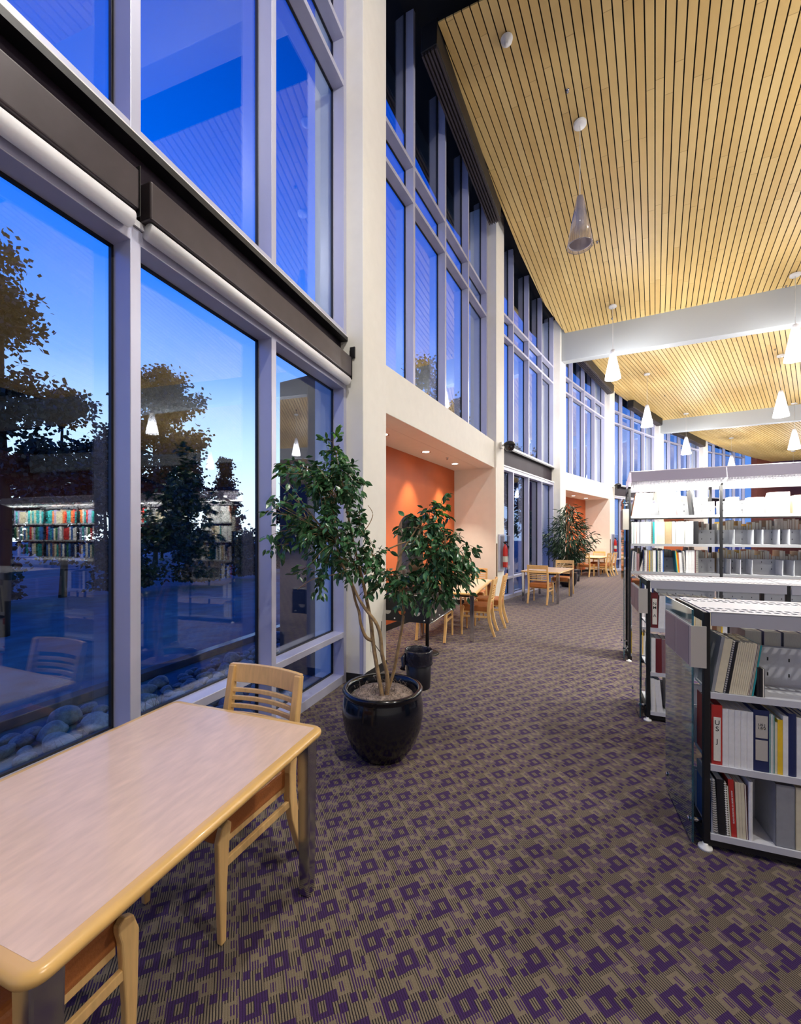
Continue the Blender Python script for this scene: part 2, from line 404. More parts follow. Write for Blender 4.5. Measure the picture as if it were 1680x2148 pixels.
def clip(poly, a, b, c):          # keep a*x+b*y<=c
    out = []
    for i in range(len(poly)):
        P, Q = poly[i-1], poly[i]; dp, dq = a*P[0]+b*P[1]-c, a*Q[0]+b*Q[1]-c
        if (dp <= 0) != (dq <= 0):
            t = dp/(dp-dq); out.append((P[0]+t*(Q[0]-P[0]), P[1]+t*(Q[1]-P[1])))
        if dq <= 0: out.append(Q)
    return out
def slat_ceiling(edge, far, near, az, pl, ext=13):
    """edge: window-side points from near to far; far/near: (point, azimuth of beam line)"""
    def pt(P, a, d): return (P[0]+sin(a)*d, P[1]+cos(a)*d)
    poly = list(edge) + [pt(edge[-1], far, ext), pt(edge[0], near, ext+2)]
    # half planes of the convex outline, clockwise order
    hp = []
    for i in range(len(poly)):
        P, Q = poly[i], poly[(i+1)%len(poly)]; nx, ny = -(Q[1]-P[1]), (Q[0]-P[0]); hp.append((nx, ny, nx*P[0]+ny*P[1]))
    d = (sin(az), cos(az)); n = (cos(az), -sin(az)); o = edge[0]
    bm = bmesh.new(); uvl = bm.loops.layers.uv.new('UVMap'); w = .1165; th = .022
    ts = [(q[0]-o[0])*n[0]+(q[1]-o[1])*n[1] for q in poly]
    for k in range(int(math.floor(min(ts)/w)), int(max(ts)/w)+1):
        a0, a1 = k*w, k*w+w-.0175
        s = [(o[0]+n[0]*a+d[0]*t, o[1]+n[1]*a+d[1]*t) for a,t in ((a0,-30),(a1,-30),(a1,40),(a0,40))]
        for h in hp:
            s = clip(s, *h)
            if len(s) < 3: break
        if len(s) < 3: continue
        lo = [bm.verts.new((q[0],q[1],pl(*q))) for q in s]; hi = [bm.verts.new((q[0],q[1],pl(*q)+th)) for q in s]; m = len(s)
        fs = [lo, hi[::-1]] + [[lo[i],lo[(i+1)%m],hi[(i+1)%m],hi[i]] for i in range(m)]
        for f in fs:
            try: fc = bm.faces.new(f)
            except ValueError: continue
            for lp in fc.loops:
                v = lp.vert.co; lp[uvl].uv = (k+.5, (v.x-o[0])*d[0]+(v.y-o[1])*d[1]+50)
    bmesh.ops.recalc_face_normals(bm, faces=bm.faces)
    me = bpy.data.meshes.new('ceiling'); bm.to_mesh(me); bm.free(); me.materials.append(M_slat)
    ob = bpy.data.objects.new('ceiling', me); COL.objects.link(ob); ob['kind'] = 'structure'
    # black felt behind the slats
    q = MB(); c = (sum(x[0] for x in poly)/len(poly), sum(x[1] for x in poly)/len(poly))
    pp = [(x[0]+(c[0]-x[0])*.004, x[1]+(c[1]-x[1])*.004) for x in poly]
    q.prism(pp[::-1], [pl(*x)+th+.004 for x in pp[::-1]], [pl(*x)+th+.02 for x in pp[::-1]])
    q.build('ceiling', M_deck, kind='structure')
    return poly
bazA, bazC, bazE = R(118), R(131), R(144)
edge1 = [(.52,5.65),(1.12,6.76),(1.84,8.07),(2.85,9.75),(4.06,11.57),(5.62,13.42)]
slat_ceiling(edge1, bazC, R(118.5), R(32.0), pl1)
edge2 = [(5.95,13.85),(6.88,14.95),(7.57,15.76),(9.25,17.45),(11.41,19.27),(13.2,20.62)]
slat_ceiling(edge2, bazE, bazC, R(45.9), pl2)
edge3 = [(13.75,20.75),(15.43,21.85),(19.45,24.3),(23.6,26.2)]
slat_ceiling(edge3, R(152), bazE, R(58), pl3, 14)
edge0 = [(-4.1,-6.0),(-2.4,-.9),(-1.4,1.8),(.0,4.65)]
slat_ceiling(edge0, R(118.5), R(105), R(20), pl1)
# roof deck above each panel
def deck(pts, pl): 
    q = MB(); q.prism(pts[::-1], [pl(*x)+DK for x in pts[::-1]], [pl(*x)+DK+.15 for x in pts[::-1]]); q.build('ceiling', M_deck, kind='structure')
def off(Pn, a, d): return (Pn[0]+sin(a)*d, Pn[1]+cos(a)*d)
deck([off((-4.6,-8),R(105),-1.2), off(AR,bazA,-1.2), off(AR,bazA,18), (16,-12)], pl1)
deck([off(AR,bazA,-1.2), off(BL,R(124),-1.25), off(CR,bazC,-1.2), off(CR,bazC,20), off(AR,bazA,18)], pl1)
deck([off(CR,bazC,-1.2), off(DL,R(137),-1.2), off(ER,bazE,-1.2), off(ER,bazE,20), off(CR,bazC,20)], pl2)
deck([off(ER,bazE,-1.2), off(FL,R(146),-1.2), off(GR,R(155),-1.2), off(GR,R(155),20), off(ER,bazE,20)], pl3)
# beams: box beams running inward and slightly down from columns A, C, E
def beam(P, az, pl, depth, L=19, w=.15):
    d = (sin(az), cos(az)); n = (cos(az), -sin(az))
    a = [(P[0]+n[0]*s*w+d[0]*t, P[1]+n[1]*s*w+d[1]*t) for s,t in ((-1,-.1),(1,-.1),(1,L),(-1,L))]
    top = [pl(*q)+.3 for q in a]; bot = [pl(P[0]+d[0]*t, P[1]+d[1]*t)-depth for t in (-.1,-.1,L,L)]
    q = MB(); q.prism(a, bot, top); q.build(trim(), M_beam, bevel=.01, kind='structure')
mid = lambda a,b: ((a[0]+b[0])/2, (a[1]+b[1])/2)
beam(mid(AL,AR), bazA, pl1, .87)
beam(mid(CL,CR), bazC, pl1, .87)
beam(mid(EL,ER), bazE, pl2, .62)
# far and right and back walls
p = MB(); p.prism([(22.4,25.6),(40,31),(40,31.3),(22.3,25.9)][::-1], 0, 9); p.build('wall_far', M_brick, kind='structure')
p = MB(); p.prism([(17,-9),(17.3,-9),(40.3,31),(40,31)], 0, 8); p.build('wall_right', M_brick, kind='structure')
p = MB(); p.prism([(-8,-8.3),(17,-9),(17,-8.7),(-8,-8)], 0, 10); p.build('wall_rear', M_white, kind='structure')
p = MB(); p.prism([(-8,-8.2),Z0,(Z0[0]-.3,Z0[1]),(-8.3,-8.2)][::-1], 0, 10); p.build('wall_left', M_white, kind='structure')

# ------------------------------------------------------------------ roller shades of the first bay
M1, L1, az1 = bays[1]
def shade(y0, y1, label):
    t = thing('roller_shade', label, 'window shade', M1 @ T((-.2, (y0+y1)/2, 3.2)), 'roller shades over the first window')
    h = (y1-y0)/2
    c = MB(); c.prism([(.0,-h),(.085,-h),(.085,h),(.0,h)], .09, .30)
    c.build('cassette', M_cassette, t, bevel=.012, seg=3)
    c = MB(); c.lathe([(0,-h+.02),(.045,-h+.02),(.045,h-.02),(0,h-.02)], 20, T((.042,0,.045)) @ Matrix.Rotation(R(-90),4,'X'))
    c.build('fabric_roll', M_shade_cloth, t)
    c = MB(); c.bx(-.0,.09,h-.004,h,.06,.32);  c.build('end_bracket', M_black, t)
shade(2.33, 4.66, 'white rolled window shade nearer the first column'); shade(-.05, 2.27, 'white rolled window shade at the left edge of the photo')
p = MB(); p.bx(-.15,-.09,4.68,4.698,3.5,3.62); tag(p.build('control_box', M_black, M=M1, bevel=.004), 'small black control box on the column above the shade end', 'control box')

# black curtain-track boxes under the roof of bays 2, 4, 5, 6
def track(S, az, y0, y1, pl, nm):
    M = WM(S, az); a = M @ Vector((.10,y0,0)); b = M @ Vector((.10,y1,0)); za, zb = pl(a.x,a.y)-.16, pl(b.x,b.y)-.16
    t = thing('ceiling_diffuser', nm, 'air diffuser', T((a.x,a.y,za-.25)))
    L = math.hypot(b.x-a.x, b.y-a.y); Mz = Matrix.Rotation(-az,4,'Z') @ Matrix.Rotation(math.atan2(zb-za, L),4,'X')
    c = MB(); c.bx(-.14,.11,0,L,.10,.50,Mz); c.build('housing', M_black, t, bevel=.01)
    c = MB()
    for k in range(5): c.bx(-.13+k*.05,-.105+k*.05,.02,L-.02,.06,.105,Mz)
    c.build('louvre', M_cassette, t)
track(AR, azs[2], 1.0, 4.3, pl1, 'long black louvred duct under the roof beside the first upper window')
track(CR, azs[4], 1.0, 4.6, pl2, 'long black louvred duct under the roof beyond the first white beam')
track(DR, azs[5], 1.3, 4.6, pl2, 'black louvred duct under the roof above the third upper window past the beam')
track(ER, azs[6], 1.0, 4.6, pl3, 'black louvred duct under the roof beyond the second white beam')

# ------------------------------------------------------------------ recessed downlights and alcove details
def downlight(M, x, y, label, grp, power):
    t = thing('recessed_downlight', label, 'ceiling light', M @ T((x,y,3.07)), grp)
    c = MB(); c.lathe([(.062,-.001),(.085,-.004),(.088,.0),(.062,.0)], 24); c.build('trim_ring', M_silver, t)
    c = MB(); c.lathe([(0,-.002),(.062,-.002)], 24); c.build('lens', M_downl, t)
    l = bpy.data.objects.new('downlight_beam', bpy.data.lights.new('downlight_beam', 'SPOT')); COL.objects.link(l)
    l.data.energy = power; l.data.spot_size = R(75); l.data.spot_blend = .6; l.data.color = (1,.87,.70); l.data.shadow_soft_size = .05
    l.matrix_basis = M @ T((x,y,3.05))
for b_, nm in ((2,'nearer'),(4,'farther')):
    M, L, a = bays[b_]
    for y, w in ((.95,'left'),(2.4,'middle'),(3.8,'right')):
        downlight(M, -.62, y, 'round downlight in the soffit of the %s orange alcove, %s one' % (nm, w), 'downlights in the alcove soffits', 95)
M2, L2, az2 = bays[2]
def sprinkler(loc, label):
    t = MB(); t.lathe([(0,0),(.03,0),(.03,-.006),(.008,-.008),(.008,-.03),(.02,-.032),(.02,-.036),(0,-.036)], 12)
    tag(t.build('sprinkler_head', M_chrome, M=T(loc)), label, 'sprinkler', 'fire sprinkler heads')
v = M2 @ Vector((-.5,3.1,3.07)); sprinkler(v, 'sprinkler head between the two right downlights of the nearer alcove')

# ------------------------------------------------------------------ pendants
def make_pendant(lit):
    t = thing('pendant_lamp', '', 'pendant lamp')
    g = M_shadeG if lit else M_shadeC
    c = MB(); c.lathe([(0,-.05),(.085,-.05),(.10,-.04),(.10,.0)], 28); c.build('canopy', M_smoke, t)
    c = MB(); c.lathe([(.052,.80),(.075,.70),(.20,.0),(.197,.0),(.072,.70),(.052,.795)], 40); c.build('glass_shade', g, t)
    c = MB()
    if lit:
        c.lathe([(0,.80),(.048,.80),(.05,.42),(.0,.42)], 24)
    else:
        c.lathe([(0,.80),(.048,.80),(.066,.32),(.10,.26),(.175,.07),(.178,.03),(.170,.03),(.165,.06),(.09,.24),(0,.26)], 32)
    c.build('reflector', M_silver if lit else pm('lamp_reflector', (.62,.60,.62), .35, .4), t)
    c = MB(); c.lathe([(0,.40),(.02,.39),(.045,.30),(.05,.24),(.03,.19),(0,.18)] if lit else [(0,.20),(.03,.2),(.04,.15),(.0,.10)], 20)
    c.build('bulb', M_bulb if lit else M_smoke, t)
    if not lit:
        c = MB()
        for k in range(3):
            a = 2*pi*k/3; c.tube([(.185*cos(a),.185*sin(a),.03),(.197*cos(a),.197*sin(a),-.005)], .004, 5)
        c.tube([(.198*cos(2*pi*i/30), .198*sin(2*pi*i/30), -.005) for i in range(31)], .004, 5)
        c.build('wire_guard', M_chrome, t)
    return t
prot = {True: make_pendant(True), False: make_pendant(False)}; used = {True: False, False: False}
def pendant(x, y, zc, zb, label, lit=True, power=330):
    t = copy_tree(prot[lit]) if used[lit] else prot[lit]; used[lit] = True
    t.matrix_basis = T((x,y,zb)); t['label'] = label; t['group'] = 'conical glass pendant lamps'
    for c in kids(t):
        if c.name.startswith('canopy'): c.matrix_basis = T((0,0,zc-zb))
    w = MB(); w.tube([(0,0,.79),(0,0,zc-zb-.04)], .005, 6); w.build('cord', M_smoke, t)
    if lit:
        l = bpy.data.objects.new('pendant_light', bpy.data.lights.new('pendant_light', 'POINT')); COL.objects.link(l)
        l.data.energy = power; l.data.shadow_soft_size = .06; l.data.color = (1,.965,.90); l.location = (x,y,zb+.10)
pendant(2.94,6.67,8.34,6.33,'unlit clear glass pendant lamp hanging nearest the camera', False)
pendant(5.87,11.26,7.92,5.90,'glowing pendant lamp hanging in front of the left part of the white beam')
pendant(9.17,15.14,7.58,5.61,'glowing pendant lamp between the two beams, third along the window row')
pendant(13.18,18.79,7.19,5.30,'glowing pendant lamp just before the second beam above the left shelf light')
pendant(17.69,21.77,6.77,5.02,'small far pendant lamp whose tip dips behind the shelf light')
pendant(8.89,9.17,7.46,5.53,'large glowing pendant lamp cut by the right edge of the photo')
pendant(11.82,12.65,7.17,5.26,'glowing pendant lamp at the right, directly under the large one')
pendant(15.65,16.18,6.83,4.99,'glowing pendant lamp low at the right edge beyond the second beam')
pendant(21.8,22.6,6.24,4.50,'far pendant lamp mostly hidden above the tall shelves at the right', power=240)
pendant(.6,1.6,8.66,6.7,'pendant lamp over the aisle outside the frame, seen only in the glass', True, 250)
pendant(6.0,4.4,7.88,6.0,'second row pendant lamp outside the frame, seen only in the glass', True, 300)
pendant(11.6,6.6,7.0,5.1,'third row pendant lamp outside the frame, seen only in the glass', True, 360)
pendant(3.6,-1.4,8.2,6.3,'pendant lamp behind the camera over the reading tables', True, 300)
pendant(15.2,10.2,6.5,4.7,'third row pendant lamp over the far stacks, seen only in the glass', True, 360)

p = MB(); p.lathe([(0,-.075),(.03,-.075),(.035,-.05),(.075,-.035),(.085,0)], 28)
tag(p.build('smoke_detector', M_smoke, M=T((1.49,5.71,8.545))), 'round white smoke detector near the front corner of the slatted ceiling', 'smoke detector')
for loc, lb in (((2.56,6.23,8.40),'first sprinkler head above the unlit pendant lamp'), ((4.39,9.08,8.13),'sprinkler head just right of the unlit pendant lamp tip'),
                ((6.13,11.81,7.87),'sprinkler head below the lamp mount in front of the white beam'), ((9.06,9.57,7.44),'sprinkler head left of the large right pendant cord'),
                ((7.07,12.42,7.77),'sprinkler head just beyond the first white beam at left'), ((11.01,16.97,7.39),'sprinkler head in the middle of the second ceiling panel'), ((11.35,12.34,7.21),'sprinkler head beyond the beam near the large right pendant')):
    sprinkler(loc, lb)

# ------------------------------------------------------------------ security cameras, extinguisher cabinets
def security_cam(M, label):
    t = thing('security_camera', label, 'security camera', M, 'dome security cameras')
    c = MB(); c.lathe([(0,.10),(.05,.10),(.12,.06),(.13,0),(0,0)], 24); c.build('mount_cap', M_black, t)
    c = MB(); c.lathe([(.115,0),(.11,-.05),(.08,-.10),(.04,-.125),(0,-.13)], 24); c.build('dome', M_pot, t)
    c = MB(); c.tube([(-.16,0,.02),(-.10,0,.06),(0,0,.09)], .02, 8); c.bx(-.2,-.16,-.05,.05,-.04,.10); c.build('bracket', M_smoke, t)
Mb = WM(BL, math.atan2(BR[0]-BL[0], BR[1]-BL[1])); Md = WM(DL, math.atan2(DR[0]-DL[0], DR[1]-DL[1]))
security_cam(Mb @ T((.205,.28,3.58)), 'black dome camera on the white column right of the nearer alcove')
security_cam(Md @ T((.205,.28,3.62)), 'small black dome camera on the column right of the farther alcove')
def cabinet(M, label):
    t = thing('extinguisher_cabinet', label, 'fire extinguisher cabinet', M, 'fire extinguisher cabinets')
    c = MB(); c.bx(0,.03,-.17,.17,0,.82); c.build('back_plate', M_alu, t)
    c = MB(); c.bx(.03,.17,-.15,.15,.02,.80); c.build('clear_cover', glassy('cabinet_cover', (.85,.9,.92), 1.0, .05), t, bevel=.03, seg=3)
    e = MB(); e.lathe([(0,.08),(.048,.08),(.054,.1),(.054,.47),(.04,.54),(.02,.58),(.02,.60),(0,.6)], 20, T((.10,0,0))); e.mi = 0
    x = e.build('extinguisher', M_red, t)
    e = MB(); e.bx(.08,.12,-.015,.015,.60,.64); e.bx(.06,.17,-.01,.01,.63,.655); e.tube([(.10,.02,.62),(.15,.09,.55),(.14,.08,.35),(.12,.07,.2)], .012, 8); e.build('valve', M_black, x)
    e = MB(); e.lathe([(.0555,.20),(.0555,.33)], 20, T((.10,0,0))); e.build('label_band', M_paper, x)
cabinet(Mb @ T((.004,.28,.78)), 'wall cabinet with red extinguisher on the column behind the nearer tables')
cabinet(Md @ T((.004,.28,.80)), 'wall cabinet with red extinguisher on the column by the far tables')
for M in (Mb, Md):
    p = MB(); p.bx(-.03,.008,-.012,.0,.55,1.4); p.bx(.0,.008,-.012,.05,.55,1.4); p.build(trim(), pm('timber_strip', (.20,.11,.06), .5), M=M, kind='structure')

# ------------------------------------------------------------------ tables
def rrect(w, l, r, n=6):
    pts = []
    for cx,cy,a0 in ((w/2-r,l/2-r,0),(-w/2+r,l/2-r,90),(-w/2+r,-l/2+r,180),(w/2-r,-l/2+r,270)):
        for k in range(n+1):
            a = R(a0+90*k/n); pts.append((cx+r*cos(a), cy+r*sin(a)))
    return pts
def table(label, M, w, l, legs=M_chrome):
    t = thing('reading_table', label, 'table', M, 'maple reading tables with steel legs')
    c = MB(); pr = [(0,.729),(.010,.7275),(.018,.721),(.021,.712),(.018,.702),(.010,.695),(0,.692)]
    n = None; vs = []; rings = []
    for o_, z in pr: rings.append([(x,y,z) for x,y in rrect(w-.042+2*o_, l-.042+2*o_, .03+o_)])
    inner_t = [(x,y,.729) for x,y in rrect(w-.072, l-.072, .01)]; inner_b = [(x,y,.692) for x,y in rrect(w-.072, l-.072, .01)]
    rings = [inner_t]+rings+[inner_b]; n = len(rings[0]); vs = [v for r_ in rings for v in r_]
    fs = [(i*n+k, i*n+(k+1)%n, (i+1)*n+(k+1)%n, (i+1)*n+k) for i in range(len(rings)-1) for k in range(n)]
    c.raw(vs, fs, smooth=True); c.build('edge_band', M_edge, t)
    c = MB(); c.prism(rrect(w-.072, l-.072, .01), .693, .7295); c.build('tabletop', M_lam, t)
    c = MB(); c.bx(-w/2+.12,w/2-.12,-l/2+.12,l/2-.12,.655,.692); c.build('apron', M_black, t)
    for sx in (-1,1):
        for sy in (-1,1):
            c = MB(); h0, h1 = .026, .033; cx, cy = sx*(w/2-.062), sy*(l/2-.058)
            c.raw([(cx-h0,cy-h0,0),(cx+h0,cy-h0,0),(cx+h0,cy+h0,0),(cx-h0,cy+h0,0),(cx-h1,cy-h1,.692),(cx+h1,cy-h1,.692),(cx+h1,cy+h1,.692),(cx-h1,cy+h1,.692)],
                  [(3,2,1,0),(4,5,6,7),(0,1,5,4),(1,2,6,5),(2,3,7,6),(3,0,4,7)])
            c.build('leg', legs, t, bevel=.006)
    return t
def make_chair():
    t = thing('library_chair', '', 'chair')
    P = [(-.300,0),(-.262,.10),(-.225,.22),(-.205,.34),(-.205,.45),(-.222,.58),(-.247,.72),(-.275,.89)]
    for sx in (-1,1):
        c = MB(); c.sweep([(sx*.217,y,z) for y,z in P], .019, [.017,.021,.025,.027,.026,.024,.021,.017]); c.build('rear_leg', M_maple, t, bevel=.005)
        c = MB(); c.sweep([(sx*.222,.215,0),(sx*.222,.217,.2),(sx*.222,.213,.40),(sx*.222,.20,.445),(sx*.222,.185,.462)], .013, [.013,.019,.028,.026,.012]); c.build('front_leg', M_maple, t, bevel=.005)
        c = MB(); c.bx(sx*.222-.009, sx*.222+.009, -.205, .205, .285,.318); c.build('side_stretcher', M_maple, t, bevel=.003)
    c = MB(); c.bx(-.205,.205,-.19,.19,.355,.395); c.build('seat_frame', M_maple, t, bevel=.004)
    c = MB(); c.prism(rrect(.417,.445,.045), .368, .478, T((0,.005,0))); c.build('seat_cushion', M_leather, t, bevel=.026, seg=4, smooth=False)
    def curved(z0, z1, dep, mat, nm, half=.21):
        c = MB(); vs = []; n = 13
        def yb(z): return -.222-(z-.58)*.17
        for i in range(n):
            x = -half+2*half*i/(n-1); s = -.035*(1-(x/half)**2)
            for z,q in ((z0,dep),(z0,-dep),(z1,-dep),(z1,dep)): vs.append((x, yb(z)+s+q, z))
        fs = [(i*4+k, i*4+(k+1)%4, (i+1)*4+(k+1)%4, (i+1)*4+k) for i in range(n-1) for k in range(4)] + [(3,2,1,0), tuple((n-1)*4+k for k in range(4))]
        c.raw(vs, fs); c.build(nm, mat, t, bevel=.003)
    curved(.805,.898,.011,M_maple,'top_rail',.235)
    for z in (.765,.725,.685,.645,.605): curved(z-.011,z+.011,.007,M_maple,'back_slat')
    curved(.535,.570,.009,M_maple,'lower_rail')
    return t
chair0 = make_chair(); cu = [0]
def chair(x, y, az, label):
    t = chair0 if cu[0] == 0 else copy_tree(chair0); cu[0] += 1
    t.matrix_basis = WM((x,y), az); t['label'] = label; t['group'] = 'maple slat-back chairs with brown leather seats'
    return t
ua, va = (sin(R(19.5)), cos(R(19.5))), (cos(R(19.5)), -sin(R(19.5)))
def UV(u, v): return (u*ua[0]+v*va[0], u*ua[1]+v*va[1])
# near table: corners at u .50-1.63, v -.94--1.84
cx_, cy_ = UV(1.065,-1.39)
table('long maple reading table filling the lower left foreground', WM((cx_,cy_), R(19.5)), .90, 1.14)
x,y = UV(1.50,-1.40); chair(x, y, R(199.5+4), 'maple chair tucked under the far end of the foreground table')
x,y = UV(.665,-1.40); chair(x, y, R(19.5), 'maple chair under the near end of the foreground table at the bottom edge')
# alcove table
Mt = WM((1.02,7.08), R(19.8)); table('maple table behind the big potted fig before the orange alcove', Mt, .90, 2.0)
def place(M, x, y, daz, label):
    p_ = M @ Vector((x,y,0)); a = math.atan2(M[0][1], M[1][1]); return chair(p_.x, p_.y, a+daz, label)
place(Mt, .37, -.32, R(-90), 'maple chair at the aisle side of the alcove table, nearest the camera')
place(Mt, .47, .37, R(-90), 'maple chair at the aisle side of the alcove table, second from the camera')
place(Mt, .05, 1.22, R(180), 'maple chair at the far end of the alcove table, back facing the alcove wall')
place(Mt, -.20, -.86, R(0), 'maple chair under the near end of the alcove table behind the fig leaves')
# middle table by the tall windows
Mt2 = WM((3.68,10.15), R(34.5)); table('maple table standing free in the aisle by the second tall window', Mt2, .92, 1.50)
place(Mt2, .02, -.72, R(0), 'maple chair seen squarely from behind at the free-standing aisle table')
place(Mt2, .12, .95, R(180), 'maple chair on the far side of the free-standing aisle table')
# far table in the second alcove
M4 = bays[4][0]; w3_ = M4 @ Vector((-.27,3.62,0)); Mt3 = WM((w3_.x,w3_.y), bays[4][2]); table('farthest maple table, partly inside the second orange alcove', Mt3, .95, 1.6)
place(Mt3, .42, -.36, R(-90), 'far maple chair at the aisle side of the farthest table, nearer one')
place(Mt3, .44, .30, R(-90), 'far maple chair at the aisle side of the farthest table, farther one')
place(Mt3, -.02, -.86, R(0), 'far maple chair at the near end of the farthest table')
place(Mt3, -.05, .62, R(180), 'far maple chair at the back end of the farthest table')

# ------------------------------------------------------------------ black counters with cut-outs (one per alcove)
def counter(M, label, legs=True):
    t = thing('display_counter', label, 'counter', M, 'black counters with half-moon cut-outs')
    W, L = .66, 1.05
    c = MB(); c.bx(-W/2,W/2,0,L,.86,.885); c.build('worktop', M_black, t, bevel=.006)
    c = MB(); c.tube([(-W/2,0,.89),(W/2,0,.89)], .008, 6); c.tube([(W/2,0,.89),(W/2,L,.89)], .008, 6); c.build('metal_rim', M_silver, t)
    for nm, (a, b_) in (('front_panel',((-W/2,0),(W/2,0))), ('side_panel',((W/2,0),(W/2,L))), ('side_panel',((-W/2,0),(-W/2,L))), ('back_panel',((-W/2,L),(W/2,L)))):
        ll = math.hypot(b_[0]-a[0], b_[1]-a[1]); aa = math.atan2(b_[1]-a[1], b_[0]-a[0]); MM = T((a[0],a[1],0)) @ Matrix.Rotation(aa,4,'Z')
        c = MB(); c.bx(0,ll,-.008,.008,.58,.86,MM); o = c.build(nm, M_black, t)
        if nm == 'front_panel' or (nm == 'side_panel' and a[0] > 0):
            for k,(cc) in enumerate((.22,.5,.78)):
                c = MB(); r_ = .045; pts = [(r_*cos(R(q)), r_*sin(R(q))) for q in range(180,361,15)]
                c.raw([(ll*cc+x_,-.0095,.70+z_) for x_,z_ in pts], [tuple(range(len(pts)))], MM); c.build('cutout', M_card if k != 1 else M_orange, o)
            for q in (.08,.36,.92):
                c = MB(); c.lathe([(0,.012),(.007,.011),(.009,0)], 10, MM @ T((ll*q,-.008,.61)) @ Matrix.Rotation(R(90),4,'X')); c.build('screw_cap', M_smoke, o)
    c = MB(); c.tube([(W/2+.01,.02,.575),(W/2+.01,L,.575)], .007, 6); c.build('bottom_rail', M_silver, t)
    c = MB(); c.tube([(0.05,L*.75,0),(0.05,L*.75,.86)], .025, 12); c.lathe([(0,0),(.16,0),(.15,.015),(.03,.03)], 24, T((.05,L*.75,0))); c.build('pedestal', M_black, t)
    return t
Mc = WM((.02,4.78), R(22)); counter(Mc, 'black counter with half-moon cut-outs behind the big potted fig')
wc_ = M4 @ Vector((-.50,1.32,0)); Mc2 = WM((wc_.x,wc_.y), bays[4][2]); counter(Mc2, 'black counter with half-moon cut-outs in front of the farther alcove')
p = thing('arched_screen', 'arch-topped dark glossy screen standing on the near black counter', 'screen', WM((.13,5.38), R(10), .887))
c = MB(); n = 16; pts = [(-.17,.05)]+[(.17*cos(pi-pi*k/n), .72+.26*sin(pi-pi*k/n)) for k in range(n+1)]+[(.17,.05)]
vs = [(a,-.012,b) for a,b in pts]+[(a,.012,b) for a,b in pts]; m_ = len(pts)
c.raw(vs, [tuple(range(m_)), tuple(range(2*m_-1,m_-1,-1))]+[(i,(i+1)%m_,m_+(i+1)%m_,m_+i) for i in range(m_)]); c.build('screen', M_mirror, p)
c = MB(); c.bx(-.13,.13,-.09,.09,0,.02); c.bx(-.03,.03,-.01,.01,.02,.06); c.build('foot', M_black, p)
p = MB(); p.lathe([(0,0),(.035,0),(.035,.20),(.02,.22),(0,.22)], 16); tag(p.build('grey_canister', M_grey, M=T((-.08,4.98,.887))), 'small grey canister on the near black counter by the column', 'canister')
# wall socket with cable on the first column
p = thing('wall_outlet', 'white wall outlet low on the first column behind the fig trunks', 'outlet', Mg @ T((.0,.20,.36)))
c = MB(); c.bx(.0005,.008,-.04,.04,-.06,.06); c.build('cover_plate', M_smoke, p, bevel=.002)
c = MB(); c.bx(.008,.03,-.015,.015,.01,.04); c.tube([(.03,0,.02),(.06,.05,-.06),(.06,.09,-.10),(.05,.12,0),(.04,.14,.18),(.03,.17,.24)], .004, 6); c.build('black_plug_and_cable', M_black, p)

# ------------------------------------------------------------------ big potted fig
PX, PY = -.13, 2.99
def pp(px, py, dy=0.0):                 # plant-plane coordinates: 1 unit drawn = 3.48 mm at the pot's distance
    return (( px-806)*.00350, dy, 1.6-(py-1121)*.00350)
pot = thing('potted_fig', 'tall weeping fig in a big glossy black pot beside the table', 'potted plant', T((PX,PY,0)))
c = MB(); c.lathe([(0,.0),(.17,.0),(.19,.02),(.245,.10),(.280,.20),(.296,.30),(.293,.38),(.278,.435),(.272,.452),(.290,.462),(.294,.475),(.284,.488),(.262,.486),(.252,.470),(.250,.43),(.24,.40),(0,.40)], 64)
pt_ = c.build('pot', M_pot, pot)
c = MB(); rnd = random.Random(3)
c.lathe([(0,.44),(.08,.45),(.15,.455),(.21,.44),(.245,.41)], 48, rf=lambda a,j: 1+.03*sin(5*a+j))
for k in range(240):
    a = rnd.uniform(0,2*pi); r_ = rnd.uniform(0,.22); z = .45+rnd.uniform(-.01,.025); b_ = a+rnd.uniform(-2,2); l = rnd.uniform(.02,.05)
    x0,y0 = r_*cos(a), r_*sin(a); c.tube([(x0,y0,z-.01),(x0+l*.5*cos(b_),y0+l*.5*sin(b_),z+rnd.uniform(.0,.02)),(x0+l*cos(b_),y0+l*sin(b_),z-.008)], .0014, 4)
o = c.build('moss', M_moss, pot); o['kind'] = 'stuff'
def smooth_path(pts, n=5):
    P = [Vector(p) for p in pts]; out = []
    for i in range(len(P)-1):
        a,b_,c_,d = P[max(i-1,0)],P[i],P[i+1],P[min(i+2,len(P)-1)]
        for k in range(n):
            t = k/n; out.append(.5*((2*b_)+(-a+c_)*t+(2*a-5*b_+4*c_-d)*t*t+(-a+3*b_-3*c_+d)*t*t*t))
    out.append(P[-1]); return out
def trunk(pts, r0, r1, nm='trunk'):
    S = smooth_path(pts); n = len(S); c = MB(); c.tube(S, [r0+(r1-r0)*i/(n-1) for i in range(n)], 8); c.build(nm, M_bark, pot)
trunk([pp(806,1455,-.08), pp(796,1400,-.07), pp(787,1345,-.06), pp(782,1300,-.05), pp(776,1271,-.04), pp(768,1233,-.02), pp(757,1190,0), pp(742,1130,.02), pp(728,1060,.03), pp(716,1000,.04), pp(706,950,.04)], .017, .006)
trunk([pp(786,1340,-.06), pp(772,1331,-.07), pp(762,1305,-.07), pp(758,1281,-.06), pp(750,1258,-.05), pp(742,1225,-.05), pp(722,1185,-.04), pp(695,1150,-.03), pp(660,1110,-.03), pp(630,1050,-.02)], .013, .005)
